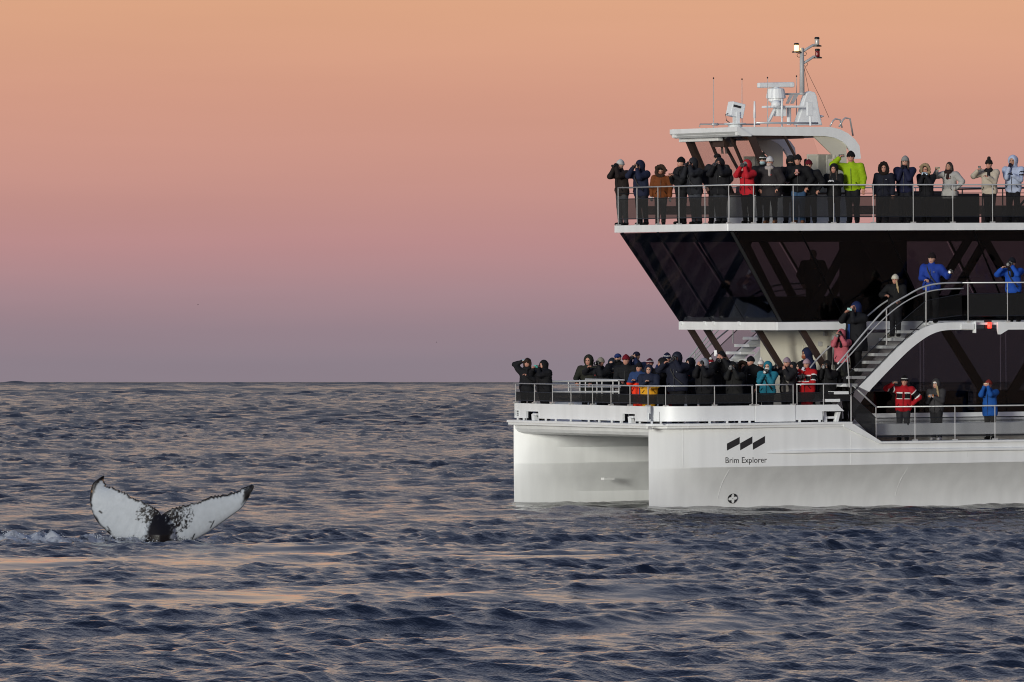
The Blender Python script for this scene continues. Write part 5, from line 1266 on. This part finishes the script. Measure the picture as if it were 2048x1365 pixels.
P_(1507, 709, 'BS2', 'person in long black coat and black beanie looking left without camera', .8, None, GB, jacket='121214', hat='beanie', hatc='0f1014', arms=('pocket', 'pocket'), skin=1, build=1.2, coat=.1)
P_(1523, 717, 'BS2', 'person in white bobble hat peeking out behind the teal puffer jacket', .35, [('p19191b', 'dark phone held by the person in the white bobble hat', 'L')], GB, jacket='131418', hat='beanie', hatc='d2cdc8', pompom='d9d4cf', arms=('phoneL', 'belly'), skin=1)
P_(1535, 720, 'BS', 'person in teal hooded puffer jacket with white face cover', .3, [('c', 'small camera held up by the person in the teal puffer', 'both')], GB, jacket='1f6c80', hood='1f6c80', mask='d0d0cc', arms=('chin', 'chin'), gloves='15151a', puff=True, pants='14151b')
P_(1575, 712, 'BS', 'person in dusty pink beanie and dark jacket with grey panels', .65, [('c', 'camera held to the left by the person in the dusty pink beanie', 'L')], GB, jacket='1d1c1f', hat='beanie', hatc='94808a', arms=('wide', 'chin'), skin=1, mat2=('6d6863', lambda c: (np.abs(np.abs(c[:, 0]) - .09) < .035) & (c[:, 2] > .85) & (c[:, 2] < 1.3) & (c[:, 1] < 0)))
P_(1603, 721, 'BS3', 'person in black hood behind the child in the red ski jacket', 1.2, None, GB, jacket='111113', hood='111113', arms=('belly', 'belly'))
P_(1614, 715, 'BS', 'person in pale pink hat and red ski jacket with striped sleeve', .5, [('c', 'camera at the mouth of the person in the red ski jacket with pink hat', 'both')], GB, jacket='b0161c', hat='beanie', hatc='a88c96', arms=('chin', 'belly'), gloves='c9c9d2', skin=1, pants='7d1018', stripes=True)
P_(1624, 692, 'BS3', 'tall person in long navy hood facing left behind the red ski jacket', 1.2, None, GB, jacket='1a2140', hood='1a2140', arms=('pocket', 'pocket'), skin=2, coat=.15, mask='8a4a34')
P_(1652, 719, 'BS', 'person all in black with camera at face left of the stair foot', .35, [('c', 'camera at the face of the person in black by the stair foot', 'both')], GB, jacket='111113', hood='111113', arms=F2, skin=2, build=1.2)
P_(1696, 716, 'BS', 'person in striped black beanie and dark olive jacket at the stair foot', .9, [('pdedbd6', 'white phone at the face of the person in the striped beanie', 'both')], GB, jacket='1d1e18', hat='stripe', hatc='141416', arms=F2, skin=0)
P_(1428, 716, 'BS3', 'person in red and white bobble hat peering between the first two struts', .4, None, GB, jacket='151517', hat='stripe', hatc='8a1a22', pompom='c9c9c6', arms=('belly', 'belly'), skin=1)
P_(1345, 716, 'BF4', 'person in charcoal hat half hidden behind the navy hood at the bow corner', .5, None, GB, jacket='1b1c22', hat='beanie', hatc='2b2b30', arms=('belly', 'belly'), skin=0)
P_(1588, 722, 'BS4', 'person in slate hood standing deep on the fore deck behind the pink beanie', .6, None, GB, jacket='23262e', hood='23262e', arms=('belly', 'belly'), skin=1)
P_(1490, 718, 'BS3', 'person in brown fur edged hood behind the short person with headphones', .5, None, GB, jacket='19191b', hood='19191b', fur='3a2c22', arms=('belly', 'belly'), skin=1)
# -- stairs and balcony
P_(1684, 656, 'ST', 'person in pink jacket and black beanie photographing from the lower stairs', .35, [('C', 'long lens camera of the person in the pink jacket', 'both')], GS, zdeck=2.92, vv=.12, jacket='b05a64', hood='b05a64', hat='beanie', hatc='120f12', arms=F2, scarf='121214', skin=1, gloves=None)
P_(1711, 601, 'ST', 'person in long dark coat with blue hood and phone halfway up the stairs', .75, [('p9fc9c6', 'pale green phone held by the person in the blue hood on the stairs', 'both')], GS, zdeck=3.30, vv=.2, jacket='15161a', hood='16244c', arms=('phone', 'face'), coat=.2, build=1.3, skin=1, pack='18181a', mat2=('1b3a70', lambda c: (c[:, 0] < -.02) & (c[:, 0] > -.12) & (c[:, 1] < 0) & (c[:, 2] < 1.25)))
P_(1790, 546, 'ST', 'person in white beanie with long blond hair and black jacket high on the stairs', .3, None, GS, zdeck=4.30, vv=.12, jacket='131315', hat='beanie', hatc='c4beac', hair=('blond', 'side'), arms=(((.2, -.3, 1.22), (.9, .1, -.6)), 'rail'), skin=1, pants='1c1c20')
P_(1861, 502, 'MB', 'person in blue jacket and dark cap holding a camera out to one side', .3, [('c', 'camera held out sideways by the person in the blue jacket on the balcony', 'R')], GS, jacket='1e3a8e', hat='beanie', hatc='1c1416', arms=('belly', 'out'), hair=('brown', 'short'), skin=0, tilt=.05)
P_(2029, 512, 'MB', 'person in blue jacket and black cap with camera at the balcony edge', .35, [('C', 'camera raised by the person in blue at the right end of the balcony', 'both')], GS, jacket='1c4aa4', hat='beanie', hatc='14161e', scarf='121318', arms=('wide', 'face'), skin=0)
# -- side deck
P_(1805, 748, 'SD', 'person in red ski jacket with black and white chest bands raising a phone', .15, [('p303034', 'grey phone raised by the person in the red banded ski jacket', 'L')], GD, jacket='a3131f', hat='stripe', hatc='101013', arms=(((.27, -.22, 1.56), (1, .1, -.5)), 'hip'), stripes=True, skin=1, pants='2a2a2e')
P_(1873, 755, 'SD', 'person in grey hooded jacket with white headband and white shoes', .45, [('pc07a4a', 'orange phone in the hands of the person with the white headband', 'both', Matrix.Rotation(-.5, 4, 'X'))], GD, jacket='39383a', hood='39383a', hat='band', hatc='d8d6d2', hair=('blond', 'side'), arms=('chest', 'chest'), gloves='b2a9a6', skin=0, pants='1f1f22', boots='b0aeb0', build=.95)
P_(1981, 757, 'SD', 'person in long blue jacket and rust red beanie with phone at face', .5, [('pcdb8a0', 'pale phone at the face of the person in the rust red beanie', 'both')], GD, jacket='174c93', hat='beanie', hatc='7c2a24', arms=F2, skin=1, pants='2b2a26', coat=.1)
# -- inside the lounge, dim behind the tinted glass
P_(1628, 500, 'ST', 'dark figure standing inside the lounge behind the tinted glass', .3, None, 'people inside the lounge', zdeck=4.70, vv=2.0, jacket='1d1d20', arms=('pocket', 'pocket'), hair=('brown', 'short'))
# loudspeaker on the fore deck
c = pu(1243, 785, .85)
sp_ = MB().box((.72, c.y - .17, ZD), (.98, c.y + .17, c.z + .18)).build('loudspeaker', M_black, None, bevel=.02)
sp_.matrix_world = BM
tag(sp_, 'black loudspeaker with small white letters standing behind the bow rail', 'loudspeaker')
vs, fs = text_mesh('EV', .14)
link_mesh('speaker_letters', [(.716, c.y + .10 - v.x, c.z - .02 + v.y) for v in vs], [tuple(f) for f in fs], mat('white_lettering', (.7, .7, .7), .5), sp_)['kind'] = 'stuff'
# ------------------------------------------------------------------ humpback tail
def resample(pts, n, pw=1.0):
    P = np.array(pts, float); d = np.r_[0, np.cumsum(np.hypot(*np.diff(P, axis=0).T))]; d /= d[-1]
    t = np.linspace(0, 1, n)
    # smooth by Catmull-Rom before resampling
    Q = np.array(spline([tuple(p) for p in pts], 6)); e = np.r_[0, np.cumsum(np.hypot(*np.diff(Q, axis=0).T))]; e /= e[-1]
    return np.stack([np.interp(t, e, Q[:, 0]), np.interp(t, e, Q[:, 1])], -1)
def build_whale():
    lead_l = [(320, 1112), (288, 1110), (262, 1103), (243, 1090), (231, 1081), (219.6, 1070), (207, 1058), (194, 1044), (185, 1027.5), (180.3, 1009.5), (179.9, 993), (184, 970), (195, 959), (206.6, 951.7)]
    trail_l = [(323, 1031), (316, 1021), (304.5, 1015.5), (292, 1008.6), (276, 1001.5), (263, 996), (252, 989), (240, 984), (228.6, 978.5), (213, 975), (207.5, 967), (207.4, 952.5)]
    lead_r = [(320, 1112), (348, 1106), (369.6, 1095), (384, 1084), (400, 1074.5), (418, 1064), (442, 1047), (467, 1029), (481.6, 1018), (494, 1001), (503, 985), (507.5, 975), (506, 968.5)]
    trail_r = [(323, 1031), (331, 1025), (341, 1020), (359, 1015.5), (380, 1010.5), (400, 1005), (411, 998.5), (427, 994.5), (449, 991), (474, 985), (492, 975), (505, 968)]
    nt, nw = 110, 56
    Vs = []; Cs = []; Fs = []
    rng = np.random.RandomState(4)
    def vn(x, y, s): return vnoise(np.asarray(x), np.asarray(y), s)
    sides = []
    for lead, trail, sgn in ((lead_l, trail_l, -1), (lead_r, trail_r, 1)):
        A = resample(lead, nt); B = resample(trail, nt)
        t = np.linspace(0, 1, nt)[:, None]; w = np.linspace(0, 1, nw)[None, :]
        # ragged trailing edge
        tt = np.linspace(0, 1, nt); saw = np.abs(((tt*19 + .4*np.sin(tt*31)) % 1) - .5)*2
        amp = np.where((tt > .12) & (tt < .95), 1, 0) * (3.4 + 2.0*vn(tt*23, tt*3, 51))
        nrm = np.stack([-(np.gradient(B[:, 1])), np.gradient(B[:, 0])], -1); nrm /= np.linalg.norm(nrm, axis=1)[:, None] + 1e-9
        nrm *= np.where(nrm[:, 1] > 0, -1, 1)[:, None]
        B = B + nrm * (saw*amp)[:, None]
        ww = w**.9
        X = A[:, None, 0]*(1-ww) + B[:, None, 0]*ww; Y = A[:, None, 1]*(1-ww) + B[:, None, 1]*ww
        ch = np.hypot(A[:, 0]-B[:, 0], A[:, 1]-B[:, 1])[:, None]
        dl = ww*ch; dt_ = (1-ww)*ch
        # ---- pigment
        n1 = vn(X*.34, Y*.34, 61); n2 = vn(X*.11, Y*.11, 62); n3 = vn(X*.6, Y*.6, 63); n4 = vn(X*.18+5, Y*.18, 64)
        zc = np.clip((Y - 1031) / 62, 0, 1); xc = 322 - 4*zc
        hw = 9 + 11*np.clip(zc*3, 0, 1) + 10*zc**1.4
        k = 1/(1+np.exp(-(hw - np.abs(X - xc) + 4*n1 + 4*n2 + 2*n3)/1.0))
        rn = np.hypot((X-323)*.85, (Y-1030)*1.25)
        dens = np.clip(1 - rn/ (46 if sgn < 0 else 56), 0, 1)**.9*1.25*(1 - .75*np.clip((Y-1062)/30, 0, 1))
        k = np.maximum(k, 1/(1+np.exp(-((n1*.7 + n3*.55 + n4*.5) - (.50 - 1.15*dens) )*9)) * (dens > .02))
        edge = 4.0 + 1.5*n2 + 1.2*n3 + 1.6*np.clip(1 - t/.35, 0, 1)
        k = np.maximum(k, 1/(1+np.exp(-(edge - dt_)*1.6)) * (t < .97))
        if sgn < 0:
            tip = (12 + 7*n2 + 4*n1)*np.clip((t - .70)/.2, 0, 1) + 8*np.clip((t - .93)/.05, 0, 1)
            k = np.maximum(k, 1/(1+np.exp(-(tip - dl)/1.2)))
            k = np.maximum(k, 1/(1+np.exp(-((2.4 + 2.6*n4)*(t > .35) - dl)*1.5)))
        else:
            tip = (10 + 3*n1 + 4*n2)*np.clip((t - .80)/.08, 0, 1)*(1 - np.clip((t - .985)/.01, 0, 1))
            k = np.maximum(k, 1/(1+np.exp(-(tip - np.abs(dl - 5))/1.2)) * (t > .78))
        base = np.clip((Y - 1070)/14, 0, 1)*np.clip(1 - np.abs(X - 310)/78, 0, 1)
        k = np.maximum(k, 1/(1+np.exp(-((n1*.8 + n3*.7) - (.50 - .85*base))*9))*(base > .02))
        for (sx_, sy_, ex, ey, wd) in ((199, 1023, 203, 1026, 2.2), (215, 1054, 221, 1064, 1.4), (428, 1042, 421, 1056, 1.3), (419, 1044, 423, 1045, 1.5), (216, 1062, 220, 1069, 2.4), (389, 1069, 384, 1079, 1.6)):
            d = np.array([ex-sx_, ey-sy_], float); L_ = d @ d
            h_ = np.clip(((X-sx_)*d[0] + (Y-sy_)*d[1])/L_, 0, 1); q = np.hypot(X-sx_-h_*d[0], Y-sy_-h_*d[1])
            k = np.maximum(k, np.clip(1.3 - q/wd, 0, 1))
        white = np.array([.40, .435, .475])*(1 + .05*n2[..., None] + .03*n1[..., None]); black = np.array([.006, .005, .006])
        tan = np.array([.18, .10, .05]); 
        blk = black + (tan - black)*(np.clip(n4*1.6 - .3, 0, 1)*(t > .8)*(sgn < 0))[..., None]
        col = white*(1 - k[..., None]) + blk*k[..., None]
        # ---- shape
        x = (X - 1024)/F*WY; z = 3.2 - (Y - 764)/F*WY
        prof = np.sin(np.pi*np.clip(ww, 0, 1)**.6)**.8
        th = (.10*(1 - t)**.8 + .018)*prof + .003
        hwm = (hw + 2)/F*WY*1.15; ped = .26*np.sqrt(np.clip(1 - ((X - xc)/F*WY/hwm)**2, 0, 1))*np.clip((Y - 1030)/40, 0, 1)**.8
        y0 = WY + .16*t*t*1.0 - .25*(ww - .5)*ch/F*WY*.6 + .05*np.sin(t*5)*(1-ww)
        for s_, off in ((0, -1), (1, 1)):
            b = len(Vs) and sum(len(v) for v in Vs) or 0
            V = np.stack([x + 0*y0, y0 + off*(th + ped), z + 0*y0], -1).reshape(-1, 3); Vs.append(V)
            Cs.append((col if off < 0 else col*0 + black*1.5).reshape(-1, 3))
            i = np.arange(nt-1)[:, None]*nw + np.arange(nw-1)[None, :]
            q = np.stack([i, i+nw, i+nw+1, i+1], -1).reshape(-1, 4) + b
            flip = (sgn < 0) != (off > 0)
            Fs.append(q[:, ::-1] if flip else q)
    V = np.concatenate(Vs); C = np.concatenate(Cs); Q = np.concatenate(Fs)
    m = bpy.data.materials.new('whale_skin'); m.use_nodes = True; nt_ = m.node_tree; b = nt_.nodes['Principled BSDF']
    a = nt_.nodes.new('ShaderNodeAttribute'); a.attribute_name = 'pigment'; nt_.links.new(a.outputs['Color'], b.inputs['Base Color'])
    b.inputs['Roughness'].default_value = .42; b.inputs['Specular IOR Level'].default_value = .22
    n = nt_.nodes.new('ShaderNodeTexNoise'); n.inputs['Scale'].default_value = 22; bp = nt_.nodes.new('ShaderNodeBump'); bp.inputs['Strength'].default_value = .25; bp.inputs['Distance'].default_value = .01
    g = nt_.nodes.new('ShaderNodeNewGeometry'); nt_.links.new(g.outputs['Position'], n.inputs['Vector']); nt_.links.new(n.outputs[0], bp.inputs['Height']); nt_.links.new(bp.outputs[0], b.inputs['Normal'])
    o = np_mesh('humpback_whale', V, Q, [m])
    at = o.data.attributes.new('pigment', 'FLOAT_COLOR', 'POINT'); at.data.foreach_set('color', np.c_[C, np.ones(len(C))].astype(np.float32).ravel())
    import bmesh
    bm = bmesh.new(); bm.from_mesh(o.data); bmesh.ops.remove_doubles(bm, verts=bm.verts, dist=.0005); bm.to_mesh(o.data); bm.free()
    tag(o, 'raised humpback tail fluke, white underside with black middle, dripping above the sea', 'whale')
build_whale()
def splash():
    r = np.random.RandomState(8); mb = MB()
    def blob(c, s):
        q = r.normal(size=3)*.25 + 1
        mb.add([(c[0]+s*q[0], c[1], c[2]), (c[0]-s*q[0], c[1], c[2]), (c[0], c[1]+s, c[2]), (c[0], c[1]-s, c[2]), (c[0], c[1], c[2]+s*q[2]), (c[0], c[1], c[2]-s*q[2])],
               [(0,2,4),(2,1,4),(1,3,4),(3,0,4),(2,0,5),(1,2,5),(3,1,5),(0,3,5)])
    pts = []
    for i in range(520):
        px = r.uniform(225, 385) if i % 3 else r.uniform(60, 250); x = (px - 1024)/F*WY + r.normal()*.05; y = WY - .25 + r.normal()*.35
        pts.append((x, y, abs(r.normal())*.055*(1.2 if 230 < px < 300 else .7), r.uniform(.004, .013)))
    for i in range(200):
        pts.append((-9.9 + r.normal()*.6, 186 + r.normal()*.8, abs(r.normal())*.05, r.uniform(.004, .012)))
    Z = wave(np.array([p[0] for p in pts]), np.array([p[1] for p in pts]))[0]
    for p, z in zip(pts, Z): blob((p[0], p[1], z + p[2] - .01), p[3])
    o = mb.build('splash', mat('spray_white', (.62, .66, .70), .3), None, smooth=True)
    tag(o, 'spray and froth thrown up round the diving whale', 'spray', kind='stuff')
splash()
# ------------------------------------------------------------------ two far birds
def bird(px, py, Y, span, lab):
    x = (px - 1024)/F*Y; z = 3.2 - (py - 764)/F*Y; s = span/2
    r = empty('seabird'); r.location = (x, Y, z); m = mat('bird_dark', (.05, .045, .05), .7)
    MB().lathe((0, 0, 0), [(.004, -s*.36), (s*.09, -s*.12), (s*.1, s*.1), (.004, s*.34)], 8, axis='x').build('bird_body', m, r, smooth=True)
    for k in (-1, 1):
        MB().add([(s*.1, 0, .01), (-s*.14, 0, .01), (-s*.1, k*s*.5, s*.22), (s*.12, k*s*.5, s*.24), (-.02, k*s, s*.1), (s*.1, 0, -.015), (-s*.14, 0, -.015), (-s*.1, k*s*.5, s*.2), (s*.12, k*s*.5, s*.22)],
                 [(0,3,2,1),(2,3,4),(5,6,7,8),(7,4,8),(0,5,8,3),(1,2,7,6),(3,8,4),(2,4,7),(0,1,6,5)]).build('bird_wing', m, r)
    tag(r, lab, 'bird', 'seabirds far out over the sea')
bird(396, 610, 1500, .75, 'tiny dark seabird flying higher up, far left of the boat')
bird(873, 685, 1500, .62, 'tiny dark seabird low over the horizon nearer the boat')
